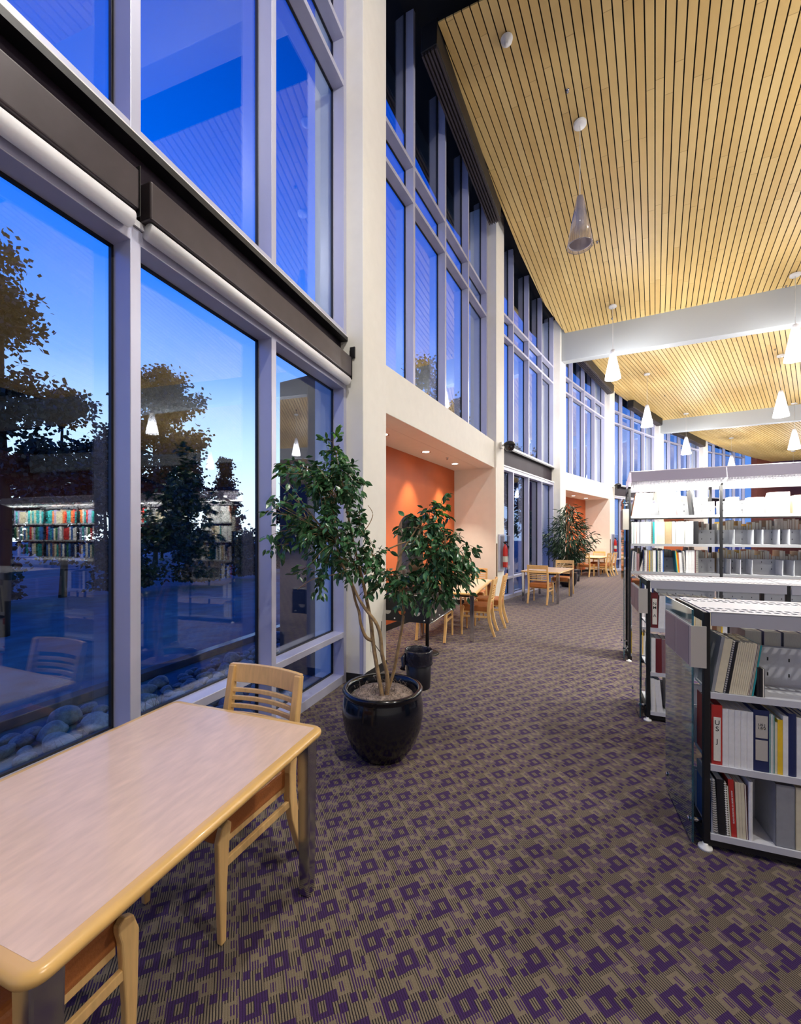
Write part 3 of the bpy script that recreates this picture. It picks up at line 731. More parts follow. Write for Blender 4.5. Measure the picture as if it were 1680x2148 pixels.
trunk([pp(815,1458,-.06), pp(816,1410,-.08), pp(806,1365,-.10), pp(802,1325,-.10), pp(792,1298,-.10), pp(772,1273,-.09), pp(757,1250,-.08), pp(740,1215,-.06), pp(722,1180,-.05), pp(712,1150,-.04), pp(705,1090,0), pp(690,1020,.02)], .016, .006)
trunk([pp(812,1458,-.02), pp(828,1410,-.02), pp(838,1360,-.03), pp(846,1315,-.03), pp(849,1285,-.03), pp(848,1262,-.03), pp(840,1230,-.03), pp(835,1197,-.03), pp(845,1160,-.02), pp(870,1120,0), pp(890,1090,.02)], .013, .005)
trunk([pp(768,1205,-.02), pp(785,1175,-.02), pp(806,1158,-.02), pp(842,1141,-.01), pp(880,1130,0), pp(930,1110,.02)], .008, .004, 'branch')
trunk([pp(849,1268,-.03), pp(858,1252,-.02), pp(880,1225,0), pp(920,1190,.03), pp(960,1160,.03)], .007, .003, 'branch')
trunk([pp(838,1210,-.03), pp(800,1200,-.05), pp(770,1180,-.05)], .005, .003, 'branch')
trunk([pp(740,1200,-.03), pp(700,1205,-.05), pp(660,1215,-.05), pp(630,1235,-.04)], .005, .002, 'branch')
trunk([pp(740,1130,.02), pp(770,1110,0), pp(785,1080,0), pp(775,1060,0)], .004, .002, 'branch')
trunk([pp(706,950,.04), pp(700,930,.04), pp(702,910,.04)], .005, .002, 'branch')
lf = MB(); ly = MB(); tw = MB(); rnd = random.Random(11)
def leaf(mb, pos, d, L_, W_, roll):
    d = d.normalized(); s = d.cross(Vector((0,0,1)))
    if s.length < .1: s = Vector((1,0,0))
    s.normalize(); s = Matrix.Rotation(roll, 3, d) @ s; n_ = s.cross(d)
    b0 = pos; t = pos+d*L_ - n_*L_*.10
    q = lambda a, w, h: pos+d*L_*a+s*w*W_+n_*h*W_
    vs = [b0, q(.25,.42,.10), q(.55,.50,.10), q(.82,.22,.03), t, q(.82,-.22,.03), q(.55,-.50,.10), q(.25,-.42,.10), q(.5,0,-.02)]
    mb.raw(vs, [(0,1,2,8),(2,3,4,8),(4,5,6,8),(6,7,0,8)])
clusters = [ # px, py, rx, ry, leaves, source of twigs
 (640,1075,70,75,250,(690,1120)), (700,1030,55,60,190,(712,1050)), (610,1130,45,45,100,(650,1110)), (690,1130,58,58,170,(712,1140)),
 (735,1010,38,45,85,(716,1000)), (655,1000,50,38,95,(700,1010)), (705,958,30,26,40,(706,965)), (702,925,20,18,12,(703,930)), (600,975,22,14,16,(640,1000)),
 (738,1175,48,42,110,(742,1190)), (650,1205,38,22,26,(680,1205)), (672,1235,24,16,14,(680,1215)), (775,1085,28,48,48,(760,1120)), (790,1150,30,34,40,(785,1165)),
 (885,1115,50,48,130,(885,1110)), (905,1175,60,50,160,(900,1170)), (945,1150,42,50,110,(935,1140)), (935,1225,55,45,140,(920,1200)),
 (860,1235,48,36,110,(848,1240)), (805,1228,42,32,80,(820,1215)), (985,1165,34,28,40,(960,1160)), (1000,1190,16,22,10,(970,1170)), (940,1060,26,18,10,(925,1080)), (922,1078,36,22,22,(905,1095)), (920,1268,36,28,52,(925,1240)),
 (965,1205,34,45,60,(950,1190)), (585,1165,16,24,12,(610,1140)), (700,1190,34,26,30,(720,1185))]
for (px,py,rx,ry,n,src) in clusters:
    S0 = Vector(pp(*src, rnd.uniform(-.03,.03)))
    n = int(n*1.9); ntw = max(2, n//12)
    for k in range(ntw):
        a = rnd.uniform(0,2*pi); rr = rnd.uniform(.45,1)**.5
        E_ = Vector(pp(px+rx*rr*cos(a), py+ry*rr*sin(a), rnd.uniform(-1,1)*.0030*max(rx,30)*1.2))
        mid_ = (S0+E_)/2+Vector((rnd.uniform(-.03,.03),rnd.uniform(-.05,.05),rnd.uniform(0,.06)))
        path = smooth_path([S0,mid_,E_], 4); tw.tube(path, [.0028-.0002*q for q in range(len(path))], 4)
        m__ = n//ntw
        for q in range(m__):
            t = rnd.uniform(.35,1.0); i = t*(len(path)-1); j = min(int(i), len(path)-2); pos = path[j].lerp(path[j+1], i-j)
            pos = pos+Vector((rnd.gauss(0,.018),rnd.gauss(0,.02),rnd.gauss(0,.016)))
            dd = (E_-S0).normalized()*.5+Vector((rnd.gauss(0,.7),rnd.gauss(0,.7),rnd.gauss(-.65,.35)))
            L_ = rnd.uniform(.045,.078)
            young = py < 1000 and rnd.random() < .5 or (px > 890 and py < 1090 and rnd.random() < .5)
            if py < 940: dd.z += .9
            leaf(ly if young else lf, pos, dd, L_, L_*rnd.uniform(.40,.5), rnd.uniform(-1.2,1.2))
lf.build('foliage', M_leaf, pot); ly.build('young_leaves', M_leaf_y, pot); tw.build('twigs', M_bark, pot)

# waste bin
b_ = thing('waste_bin', 'black waste bin with a crumpled plastic liner behind the fig pot', 'bin', T((.19,4.27,0)))
c = MB(); c.lathe([(0,.0),(.118,.0),(.122,.01),(.138,.38),(.134,.38),(.118,.02),(0,.02)], 36); c.build('bin_body', M_bin, b_)
c = MB(); rnd = random.Random(5); jit = [rnd.uniform(-1,1) for _ in range(400)]
c.lathe([(.10,.20),(.126,.33),(.134,.385),(.140,.40),(.147,.385),(.145,.35),(.150,.31),(.143,.275),(.147,.25)], 56, rf=lambda a,j: 1+(.035*jit[(int(a*8.9)*7+j*3)%400] if j > 2 else .01*jit[j]))
c.tube([(-.14,-.02,.36),(-.165,-.04,.31),(-.16,-.05,.24),(-.17,-.05,.20)], [.012,.026,.022,.03], 8)
c.build('bin_liner', M_bag, b_, smooth=True)

# narrow-leaved tree in the distance
t2 = thing('potted_narrow_leaf_fig', 'bushy narrow-leaved potted tree by the second tall window', 'potted plant', T((5.12,12.45,0)))
c = MB(); c.lathe([(0,0),(.17,0),(.24,.12),(.27,.28),(.26,.42),(.27,.44),(.24,.44),(.22,.36),(0,.36)], 32); c.build('pot', M_pot, t2)
c = MB(); c.lathe([(0,.40),(.2,.39),(.23,.36)], 24); c.build('soil', M_moss, t2)
for k in range(3):
    a = k*2.1; c = MB(); c.tube(smooth_path([(.03*cos(a),.03*sin(a),.36),(.06*cos(a),.06*sin(a),.9),(.03*cos(a+1),.03*sin(a+1),1.5),(.1*cos(a),.1*sin(a),2.2)]), .015, 6); c.build('trunk', M_bark, t2)
c = MB(); rnd = random.Random(8)
for k in range(1500):
    z = rnd.triangular(.62,2.6,1.15); R_ = .88*math.sin(pi*min(1,max(.12,(2.75-z)/2.1)))**.9
    if z > 1.7: R_ = .55*(2.78-z)
    a = rnd.uniform(0,2*pi); r_ = R_*rnd.uniform(.15,.9)
    pos = Vector((r_*cos(a), r_*sin(a), z)); dd = Vector((cos(a)*rnd.uniform(.2,1.1), sin(a)*rnd.uniform(.2,1.1), rnd.uniform(-1.1,.25)))
    L_ = rnd.uniform(.16,.30); leaf(c, pos, dd, L_, .032, rnd.uniform(-1,1))
c.build('foliage', M_leaf2, t2)
b2 = copy_tree(b_); b2.matrix_basis = T((6.0,13.95,0)); b2['label'] = 'small dark waste bin beyond the narrow-leaved potted tree'

# ------------------------------------------------------------------ bookcases
M_perf = pm('perforated_white_steel', (.42,.42,.47), .5)
def perforated(c, x0, x1, y0, y1, z, nx, rows, th=.004):
    """white steel top with real slots; rows = list of (ya,yb) slot bands"""
    xs = [x0]; step = (x1-x0)/nx
    for k in range(nx): xs += [x0+step*(k+.18), x0+step*(k+.82)]
    xs.append(x1); ys = [y0]
    for a,b in rows: ys += [a,b]
    ys.append(y1)
    vs = [(x,y,z+q) for q in (0,th) for y in ys for x in xs]; nx_, ny_ = len(xs), len(ys); N_ = nx_*ny_
    ix = lambda i,j,q: q*N_+j*nx_+i
    hole = lambda i,j: i%2 == 1 and j%2 == 1 and i < nx_-2+1 and 0 < j < ny_-2+1 and 0 <= i < nx_-1 and j < ny_-1
    solid = lambda i,j: 0 <= i < nx_-1 and 0 <= j < ny_-1 and not hole(i,j)
    fs = []
    for j in range(ny_-1):
        for i in range(nx_-1):
            if hole(i,j): continue
            fs += [(ix(i,j,1),ix(i+1,j,1),ix(i+1,j+1,1),ix(i,j+1,1)), (ix(i,j,0),ix(i,j+1,0),ix(i+1,j+1,0),ix(i+1,j,0))]
            if not solid(i-1,j): fs.append((ix(i,j,0),ix(i,j,1),ix(i,j+1,1),ix(i,j+1,0)))
            if not solid(i+1,j): fs.append((ix(i+1,j,0),ix(i+1,j+1,0),ix(i+1,j+1,1),ix(i+1,j,1)))
            if not solid(i,j-1): fs.append((ix(i,j,0),ix(i+1,j,0),ix(i+1,j,1),ix(i,j,1)))
            if not solid(i,j+1): fs.append((ix(i,j+1,0),ix(i,j+1,1),ix(i+1,j+1,1),ix(i+1,j+1,0)))
    c.raw(vs, fs)
BW = .93
def bookcase(label, M, H, nb, zs, tall):
    t = thing('bookcase', label, 'bookcase', M); D = .50 if not tall else .52
    ph = H-.02 if not tall else 2.20
    for k in range(nb+1):
        for y in (0, D-.03):
            c = MB(); x = k*BW; c.bx(x-.014,x+.014,y,y+.03,.03,ph); c.build('post', M_black, t, bevel=.003)
        if k == 0:
            for za_, zb_ in ((.03,.09),(ph-.05,ph)): c = MB(); c.bx(-.012,.012,.03,D-.03,za_,zb_); c.build('end_rail', M_black, t)
            for y in (.01, D-.01):
                c = MB(); c.lathe([(0,0),(.032,0),(.030,.012),(.012,.018),(.012,.03),(0,.03)], 20, T((-.005,y,0))); c.build('levelling_foot', M_smoke, t)
    for k in range(nb):
        xa, xb = k*BW+.015, (k+1)*BW-.015
        c = MB(); c.bx(xa,xb,.01,D-.01,.02,.055 if not tall else .07); c.build('plinth', M_black, t)
        for z in zs:
            for side in (0,1):
                c = MB()
                f = (lambda a,b: (a,b)) if side == 0 else (lambda a,b: (D-b, D-a))
                c.bx(xa,xb,*f(.004,.235),z-.012,z); c.bx(xa,xb,*f(.0,.004),z-.030,z+.001)
                c.bx(xa,xb,*f(.228,.234),z,z+(.17 if tall else .20))
                c.mi = 1
                if k < 2 and side == 0:
                    for q in range(10):
                        xx = xa+.05+q*.09
                        for zz in (.05,.13): c.bx(xx,xx+.006,.2272,.2285,z+zz,z+zz+.018)
                c.build('shelf', [M_lgrey if not tall else M_grey, M_black], t)
        if not tall:
            c = MB(); perforated(c, xa-.01, xb+.01, .0, D, H-.02, 26, [(.045,.075),(.105,.135),(.365,.395),(.425,.455)])
            c.bx(xa,xb,-.012,-.004,H-.085,H-.016); c.bx(xa,xb,D+.004,D+.012,H-.085,H-.016); c.bx(xa-.01,xb+.01,-.012,.0,H-.02,H-.016)
            c.build('perforated_top', M_perf, t)
        else:
            for side in (0,1):
                g = (lambda y: y) if side == 0 else (lambda y: D-y)
                c = MB(); pr = [(-.235,2.235),(-.205,2.355),(-.195,2.355),(-.222,2.235)]
                vs = [(x, g(y), z) for x in (xa-.01,xb+.01) for y,z in pr]
                c.raw(vs, [(0,1,2,3),(7,6,5,4)]+[(i,(i+1)%4,4+(i+1)%4,4+i) for i in range(4)])
                vs = [(x, g(y), z) for x in (xa,xb) for y,z in ((-.205,2.355),(-.205,2.345),(.255,2.415),(.255,2.425))]
                c.raw(vs, [(0,1,2,3),(7,6,5,4)]+[(i,(i+1)%4,4+(i+1)%4,4+i) for i in range(4)])
                o = c.build('light_canopy', pm_lilac, t)
                c = MB(); n = 34
                for i in range(n+1):
                    x = xa+(xb-xa)*i/n; vs = [(q, g(y), z) for q in (x-.002,x+.002) for y,z in ((-.215,2.232),(-.215,2.262),(.0,2.20),(.0,2.170))]
                    c.raw(vs, [(0,1,2,3),(7,6,5,4)]+[(i_,(i_+1)%4,4+(i_+1)%4,4+i_) for i_ in range(4)])
                for w_ in (0,.25,.5,.75,1):
                    y = -.215+.215*w_; z = 2.232-.062*w_; a, b_ = sorted((g(y-.002), g(y+.002))); c.bx(xa,xb,a,b_,z,z+.03)
                c.build('louvre_grid', M_ledge, o)
                c = MB(); c.tube([(xa+.02,g(-.11),2.275),(xb-.02,g(-.11),2.275)], .016, 10); c.build('fluorescent_tube', M_tubelight, o)
    # glass end panel with sign holder
    h1 = H-.01 if not tall else 2.05
    c = MB(); c.bx(-.066,-.056,.0,D,.02,h1); c.build('glass_end_panel', M_endglass, t, bevel=.002)
    c = MB()
    for z in (.12, h1-.12) if not tall else (.15, 2.0):
        for y in (.04, D-.04): c.lathe([(0,-.056),(.010,-.056),(.010,.02),(0,.02)], 12, T((-.014,y,z)) @ Matrix.Rotation(R(90),4,'Y')); c.lathe([(0,0),(.013,0),(.011,.008),(0,.009)], 12, T((-.066,y,z)) @ Matrix.Rotation(R(-90),4,'Y'))
    c.build('glass_stud', M_chrome, t)
    z0, z1 = (.925,1.135) if not tall else (1.66,1.92)
    c = MB(); c.bx(-.076,-.067,-.012,.46,z0,z1); c.bx(-.076,-.008,-.020,-.012,z0,z1); sg = c.build('sign_holder', M_card, t)
    c = MB(); c.bx(-.0785,-.0762,.01,.22,z0+.006,z1-.006); c.bx(-.0785,-.0762,.245,.45,z0+.006,z1-.006); c.build('sign_card', M_card2, sg)
    return t
pm_lilac = pm('lilac_grey_canopy', (.36,.32,.42), .4)
S1P, S2P, S3P = (1.555,2.065), (2.125,3.49), (2.88,5.12)
MS1, MS2, MS3 = WM(S1P, R(20)), WM(S2P, R(23)), WM(S3P, R(25.5))
bookcase('low double-sided bookcase with perforated white top, nearest the camera', MS1, 1.225, 3, [.085,.435,.80], False)
bookcase('second low bookcase with perforated white top behind the nearest one', MS2, 1.225, 3, [.085,.42,.80], False)
bookcase('tall lit bookcase with lilac light canopy behind the two low ones', MS3, 2.4, 6, [.10,.45,.80,1.14,1.485,1.83], True)
for k in range(6):
    for side in (0,1):
        l = bpy.data.objects.new('canopy_light', bpy.data.lights.new('canopy_light', 'AREA')); COL.objects.link(l)
        l.data.shape = 'RECTANGLE'; l.data.size = .85; l.data.size_y = .10; l.data.energy = 24; l.data.color = (1,.97,.86)
        l.matrix_basis = MS3 @ T((BW*(k+.5), -.11 if side == 0 else .63, 2.20)) @ Matrix.Rotation(R(18 if side == 0 else -18),4,'X')

# ------------------------------------------------------------------ books
PAL = dict(white=(.80,.80,.80), cream=(.72,.65,.47), grey=(.30,.31,.33), black=(.012,.012,.015), navy=(.015,.025,.10), maroon=(.14,.015,.02), red=(.50,.03,.025),
           teal=(.02,.30,.32), blue=(.03,.12,.42), yellow=(.85,.55,.03), brown=(.20,.09,.05), mauve=(.24,.13,.14), green=(.04,.17,.08), orange=(.65,.16,.03), tan=(.42,.31,.18), olive=(.30,.27,.10), lilac=(.35,.32,.55))
PM = {}
def bmat(c):
    if c not in PM: PM[c] = pm('book_cover_'+c, PAL[c], .42, noise=.06, nscale=30)
    return PM[c]
ORD = ['first','second','third','fourth','fifth','sixth','seventh','eighth','ninth','tenth','eleventh','twelfth','thirteenth','fourteenth','fifteenth','sixteenth','seventeenth','eighteenth','nineteenth','twentieth','twenty-first','twenty-second','twenty-third','twenty-fourth','twenty-fifth','twenty-sixth','twenty-seventh','twenty-eighth','twenty-ninth','thirtieth','thirty-first','thirty-second','thirty-third']
NAME = dict(hard='hardcover book', soft='paperback report', spiral='spiral-bound report', binder='ring binder', pam='thin pamphlet', box='magazine file', rev='volume')
OBN = dict(hard='hardcover_book', soft='paperback_report', spiral='spiral_bound_report', binder='ring_binder', pam='pamphlet', box='magazine_file', rev='hardcover_book')
def book(M, x, y, z, t, h, d, lean, kind, col, label, group, detail=1, back=False):
    Mx = M @ T((x,y,z+abs(sin(R(lean)))*t/2+.0008)) @ (Matrix.Rotation(pi,4,'Z') if back else Matrix.Identity(4)) @ Matrix.Rotation(R(lean),4,'Y')
    m = bmat(col); c = MB(); b = .0028 if kind in ('hard','binder') else .0012; b = min(b, t*.2); a = t/2
    if kind == 'box':
        w = .003
        pr = [(0,0),(d,0),(d,h*.62),(d*.55,h),(0,h)]
        for s in (-1,1):
            vs = [(s*a-(w if s > 0 else 0)+q, y_, z_) for q in (0,w) for y_,z_ in pr]
            c.raw(vs, [tuple(range(5)), tuple(range(9,4,-1))]+[(i,(i+1)%5,5+(i+1)%5,5+i) for i in range(5)])
        c.bx(-a,a,0,w,0,h); c.bx(-a,a,d-w,d,0,h*.62); c.bx(-a,a,0,d,0,w)
        o = c.build(OBN[kind], m, M=Mx)
    else:
        c.bx(-a,-a+b,0,d,0,h); c.bx(a-b,a,0,d,0,h)
        if kind in ('hard','soft','binder'):
            n = 5; r_ = .25 if kind == 'hard' else .06
            pts = [(-a+2*a*i/n, -r_*a*(1-((2*i/n)-1)**2)) for i in range(n+1)]
            c.prism([(p[0],p[1]) for p in pts]+[(a-b,b+.001),(-a+b,b+.001)], 0, h)
        sh = .004 if kind in ('hard','binder') else .0015
        ys = b+.001 if kind in ('hard','soft','binder') else .0008
        if detail == 0:
            c.mi = 1; c.bx(-a+b,a-b,ys,d-sh,sh,h-sh)
            o = c.build(OBN[kind], [m, M_paper], M=Mx)
        else:
            o = c.build(OBN[kind], m, M=Mx)
            c = MB(); c.bx(-a+b+.0003,a-b-.0003,ys,d-sh,sh,h-sh-(.03 if kind == 'binder' else 0)); c.build('pages', M_paper, o)
            if kind == 'spiral':
                c = MB(); nn = int(h/.0115); rr = max(.006, a*.9)
                for i in range(nn):
                    zz = .008+i*.0115; c.tube([(rr*cos(q), .002+rr*.9*sin(q), zz) for q in (-3.1,-2.4,-1.57,-.8,0)], .0016, 4)
                c.build('spiral_binding', M_black if col != 'black' else M_smoke, o)
    tag(o, label, 'book' if kind not in ('binder','box') else ('binder' if kind == 'binder' else 'file box'), group)
    return o
def lettering(o, rows, size, y, zc, col, vertical=False, rot=False):
    cu = bpy.data.curves.new('lettering', 'FONT'); cu.body = rows; cu.size = size; cu.align_x = 'CENTER'; cu.align_y = 'CENTER'; cu.extrude = .0004; cu.offset = size*.004; cu.space_line = .95
    tmp = bpy.data.objects.new('lettering_tmp', cu); COL.objects.link(tmp); bpy.context.view_layer.update()
    me = bpy.data.meshes.new_from_object(tmp.evaluated_get(bpy.context.evaluated_depsgraph_get())); bpy.data.objects.remove(tmp)
    me.name = 'lettering'; me.materials.clear(); me.materials.append(col)
    k = bpy.data.objects.new('lettering', me); COL.objects.link(k); k.parent = o
    k.matrix_basis = T((0,y,zc)) @ Matrix.Rotation(R(90),4,'X') @ (Matrix.Rotation(R(-90),4,'Z') if rot else Matrix.Identity(4))
def card(o, w, y, z0, z1, mat=None):
    c = MB(); c.bx(-w/2,w/2,y-.0012,y,z0,z1); return c.build('spine_label', mat or M_paper, o)
def row(M, x, z, items, where, group, y=.012, hmax=.33, detail=1, back=False, lean0=0):
    """items: (kind, colour, thickness, height, lean) -> placed left to right; returns objects"""
    out = []; cnt = {}
    for it in items:
        kind, col, t, h, ln = it[:5]; d = it[5] if len(it) > 5 else (.205 if kind != 'pam' else .21)
        if kind == 'gap': x += t; continue
        key = (kind, col); cnt[key] = cnt.get(key, 0)+1
        eff = t/cos(R(ln))+.0008
        tot = sum(1 for q in items if q[0] == kind and q[1] == col)
        lab = '%s %s, %s' % (col, NAME[kind], where) if tot == 1 else '%s %s %s from the left, %s' % (ORD[min(cnt[key]-1,32)], col, NAME[kind], where)
        out.append(book(M, x+eff/2, y, z, t, h, d, ln, kind, col, lab, group, detail, back)); x += eff
    return out
M_ink = pm('black_ink', (.01,.01,.01), .6); M_wink = pm('white_ink', (.8,.8,.8), .6)
w1 = 'top shelf of the nearest low bookcase'; g1 = 'books on the nearest low bookcase'
row(MS1, .020, .80, [('soft','grey',.014,.285,9),('soft','cream',.034,.275,9,.22),('spiral','navy',.011,.27,9),('soft','black',.012,.265,9)]+[('soft','cream',.0075,.262+.004*(i%2),8.5) for i in range(9)]+
    [('pam','brown',.006,.26,8),('pam','grey',.004,.26,8),('pam','tan',.004,.258,8),('soft','teal',.007,.255,8),('gap','',.012,0,0),('soft','black',.010,.145,0),('hard','black',.012,.14,0),('pam','black',.008,.14,0)], w1, g1)
w2 = 'middle shelf of the nearest low bookcase'
a = row(MS1, .022, .435, [('binder','red',.045,.30,0,.215)]+[('soft','white',.0245,.285,0,.222) for _ in range(5)]+[('binder','navy',.062,.30,0,.225),('pam','teal',.006,.285,0,.222),('pam','white',.007,.285,0,.222),('pam','teal',.006,.28,0,.222),('soft','cream',.010,.25,0),('soft','yellow',.020,.265,0),('soft','white',.02,.285,0),('hard','navy',.03,.30,0),
     ('soft','white',.02,.285,0),('spiral','black',.02,.28,0),('hard','blue',.03,.28,0),('soft','cream',.02,.27,0)], w2, g1)
card(a[0], .030, -.0030, .02, .24); lettering(a[0], 'U\nS\n\nJ', .033, -.0042, .165, M_ink)
card(a[6], .048, -.0032, .165, .275, M_card); lettering(a[6], 'US J\n1.8/2', .0165, -.0046, .222, M_ink)
card(a[6], .048, -.0032, .055, .155, M_card)
w3 = 'bottom shelf of the nearest low bookcase'
b_ = row(MS1, .020, .085, [('pam','blue',.005,.27,0),('pam','white',.004,.27,0),('spiral','grey',.020,.27,-3),('hard','black',.034,.275,-2,.215),('spiral','black',.010,.27,-3),('pam','olive',.008,.25,-3),('soft','red',.022,.285,-3),('soft','cream',.011,.275,-2),('soft','cream',.011,.275,-2),('soft','cream',.013,.275,-2),('pam','maroon',.008,.27,-2),('hard','white',.016,.29,0,.25),('gap','',.09,0,0),('box','grey',.075,.30,0,.225),('box','cream',.075,.30,0,.225)], w3, g1)
lettering(b_[6], 'ANNUAL REPORT OF THE UNITED STATES', .0085, -.003, .15, M_wink, rot=True)
# second low bookcase
g2 = 'books on the second low bookcase'
c_ = row(MS2, .022, .80, [('binder','maroon',.050,.30,0)]+[('hard' if i%3 else 'binder','white',.042,.275,2,.215) for i in range(6)]+[('soft','yellow',.006,.26,0),('soft','cream',.034,.27,0),('pam','yellow',.006,.26,0),('soft','white',.03,.27,0),('soft','yellow',.006,.26,0),('soft','cream',.034,.27,0),('hard','brown',.03,.25,0),('hard','tan',.03,.25,0),('soft','yellow',.008,.26,0),('soft','white',.03,.26,0)]+
      [('hard','black',.03,.26,0),('hard','navy',.035,.26,0),('hard','grey',.02,.25,0),('hard','blue',.02,.26,0),('hard','navy',.04,.26,0)], 'top shelf of the second low bookcase', g2)
card(c_[0], .034, -.0030, .03, .25); lettering(c_[0], 'N\nM\n\nA', .036, -.0042, .155, M_ink)
row(MS2, .022, .42, [('soft','white',.032,.29,0),('hard','maroon',.045,.29,0),('hard','mauve',.042,.285,-1),('soft','white',.012,.28,-2),('soft','grey',.012,.28,-2),('soft','cream',.014,.28,-2),('hard','white',.04,.28,0),('hard','white',.04,.28,0),('hard','navy',.04,.28,0)], 'middle shelf of the second low bookcase', g2)
row(MS2, .022, .085, [('hard','white',.032,.28,-2),('pam','navy',.008,.28,-3),('soft','white',.018,.275,-4),('soft','white',.026,.27,-5),('gap','',.03,0,0),('hard','white',.035,.27,0),('hard','white',.035,.27,0),('spiral','black',.02,.27,0)], 'bottom shelf of the second low bookcase', g2)
# tall bookcase, left bay
g3 = 'books in the left bay of the tall bookcase'
row(MS3, .022, 1.83, [('pam','orange',.006,.29,10)]*1+[('soft','white',.014,.29,10),('pam','red',.005,.29,10),('soft','white',.016,.285,10),('soft','white',.018,.29,9),('pam','brown',.004,.28,9),('soft','white',.030,.285,8),('soft','white',.030,.285,8),('soft','white',.035,.28,7),('soft','white',.035,.28,7),
     ('gap','',.115,0,0),('binder','white',.052,.295,-3),('binder','white',.052,.295,-3),('binder','white',.045,.295,-3),('hard','mauve',.018,.29,-4),('soft','white',.022,.285,-5),('soft','white',.022,.285,-5),('gap','',.10,0,0),('hard','black',.020,.30,-5),('soft','white',.014,.28,-5)], 'top shelf of the tall bookcase', g3)
row(MS3, .022, 1.485, [('soft','white',.020,.27,0),('pam','teal',.006,.27,0),('soft','white',.024,.27,0),('pam','red',.004,.27,0),('soft','white',.030,.27,0),('hard','navy',.006,.27,0)]+[('soft','white',.026,.27,0)]*4+[('pam','teal',.012,.275,0),('spiral','brown',.012,.27,0),('soft','teal',.02,.27,0),('soft','white',.022,.275,0),
     ('box','cream',.085,.27,0),('box','tan',.07,.27,0),('pam','lilac',.008,.27,0),('soft','white',.022,.27,0),('pam','navy',.008,.26,0),('box','white',.085,.27,0),('pam','navy',.007,.27,0),('box','white',.08,.27,0),('hard','black',.05,.27,0)], 'second shelf of the tall bookcase', g3)
row(MS3, .022, 1.14, [('pam','lilac',.012,.25,3),('soft','grey',.014,.25,3),('spiral','lilac',.014,.25,0),('pam','lilac',.012,.24,0),('soft','mauve',.030,.22,0),('pam','grey',.010,.25,14),('pam','white',.010,.25,16),('pam','grey',.010,.25,14),('hard','navy',.010,.26,2),('spiral','white',.016,.265,1),('soft','white',.018,.265,1),('soft','red',.006,.26,0),('spiral','cream',.016,.265,0),('soft','yellow',.012,.26,0),
     ('spiral','white',.016,.26,0),('soft','olive',.008,.26,0),('soft','white',.032,.265,0),('hard','navy',.012,.26,0),('soft','green',.006,.26,0),('spiral','black',.016,.26,0),('spiral','grey',.016,.26,0),('soft','white',.018,.265,0),('soft','blue',.010,.27,0),('gap','',.135,0,0),('soft','teal',.008,.26,-5),('soft','yellow',.008,.26,-5),('soft','orange',.010,.24,-4),('soft','white',.03,.24,-3),
     ('spiral','blue',.014,.26,-3),('spiral','black',.014,.26,-3),('soft','white',.028,.27,0),('soft','white',.028,.27,0),('soft','white',.030,.27,0),('hard','maroon',.008,.27,0),('spiral','white',.025,.27,0)], 'third shelf of the tall bookcase', g3)
rnd = random.Random(21)
def fill(M, x0, x1, z, where, group, cols, kinds=('hard','soft'), tr=(.018,.042), hr=(.22,.28), back=False, y=.012, p_gap=0, rightfirst=False):
    its = []; x = x0
    while True:
        t = rnd.uniform(*tr)
        if x+t > x1: break
        its.append((rnd.choice(kinds), rnd.choice(cols), t, rnd.uniform(*hr), 0)); x += t+.0008
        if rnd.random() < p_gap: g = rnd.uniform(.03,.09); its.append(('gap','',g,0,0)); x += g
    row(M, x0, z, its, where, group, y=y, detail=0, back=back)
fill(MS3, .022, .32, .80, 'fourth shelf of the tall bookcase', g3, ['white','grey','red','navy'])
fill(MS3, .022, .22, .45, 'fifth shelf of the tall bookcase', g3, ['white','white','lilac'])
fill(MS3, .022, .20, .10, 'bottom shelf of the tall bookcase', g3, ['white','cream','yellow'], tr=(.008,.016))
# right bay: nearly empty shelves with steel dividers, boxes on top
def divider(M, x, z, label, h=.17):
    c = MB(); c.bx(x,x+.0035,.02,.226,z+.001,z+h); c.bx(x,x+.07,.02,.226,z+.001,z+.0025)
    tag(c.build('shelf_divider', M_lgrey, M=M), label, 'shelf divider', 'steel dividers on the empty shelves')
for z, nm, xs in ((1.485,'second',(.11,.29,.38,.53,.62,.78)), (1.14,'third',(.07,.17,.28,.56,.66,.84)), (1.83,'top',(.12,.30,.46))):
    for i,q in enumerate(xs): divider(MS3, BW+.02+q*.95, z, 'grey steel divider on the %s shelf right of the black post, %s from the left' % (nm, ORD[i]))
for q, (w_, cc, hh) in enumerate(((.10,'white',.20),(.14,'white',.19),(.17,'white',.24),(.16,'cream',.20))):
    book(MS3, BW+.12+q*.205, .03, 1.83, w_, hh, .19, 0, 'box', cc, 'bright %s file box, top shelf right of the black post, %s from left' % (cc, ORD[q]), 'file boxes in the right bay')
for k in (0,1):
    for z, nm in ((1.14,'third'),(1.485,'second')):
        fill(MS3, k*BW+.02, (k+1)*BW-.03, z, '%s shelf, far side of tall bookcase, %s bay' % (nm, ORD[k]), 'books on the far side of the tall bookcase', ['tan','cream','brown','white','yellow','grey','orange','tan','mauve'], ('hard','soft'), (.016,.036), (.20,.30), back=True, y=.508)
for k in range(2,6):
    for z, nm in ((1.83,'top'),(1.485,'second'),(1.14,'third')):
        fill(MS3, k*BW+.02, (k+1)*BW-.03, z, '%s shelf, %s bay of tall bookcase' % (nm, ORD[k]), 'coloured books reflected in the window',
             {1.83:['white','cream','teal','orange','red','teal','white','lilac'], 1.485:['lilac','teal','red','white','grey','cream','blue','green'], 1.14:['navy','teal','cream','green','white','mauve','blue']}[z], ('hard','soft') if k > 3 else ('hard',), (.044,.068), (.24,.29))
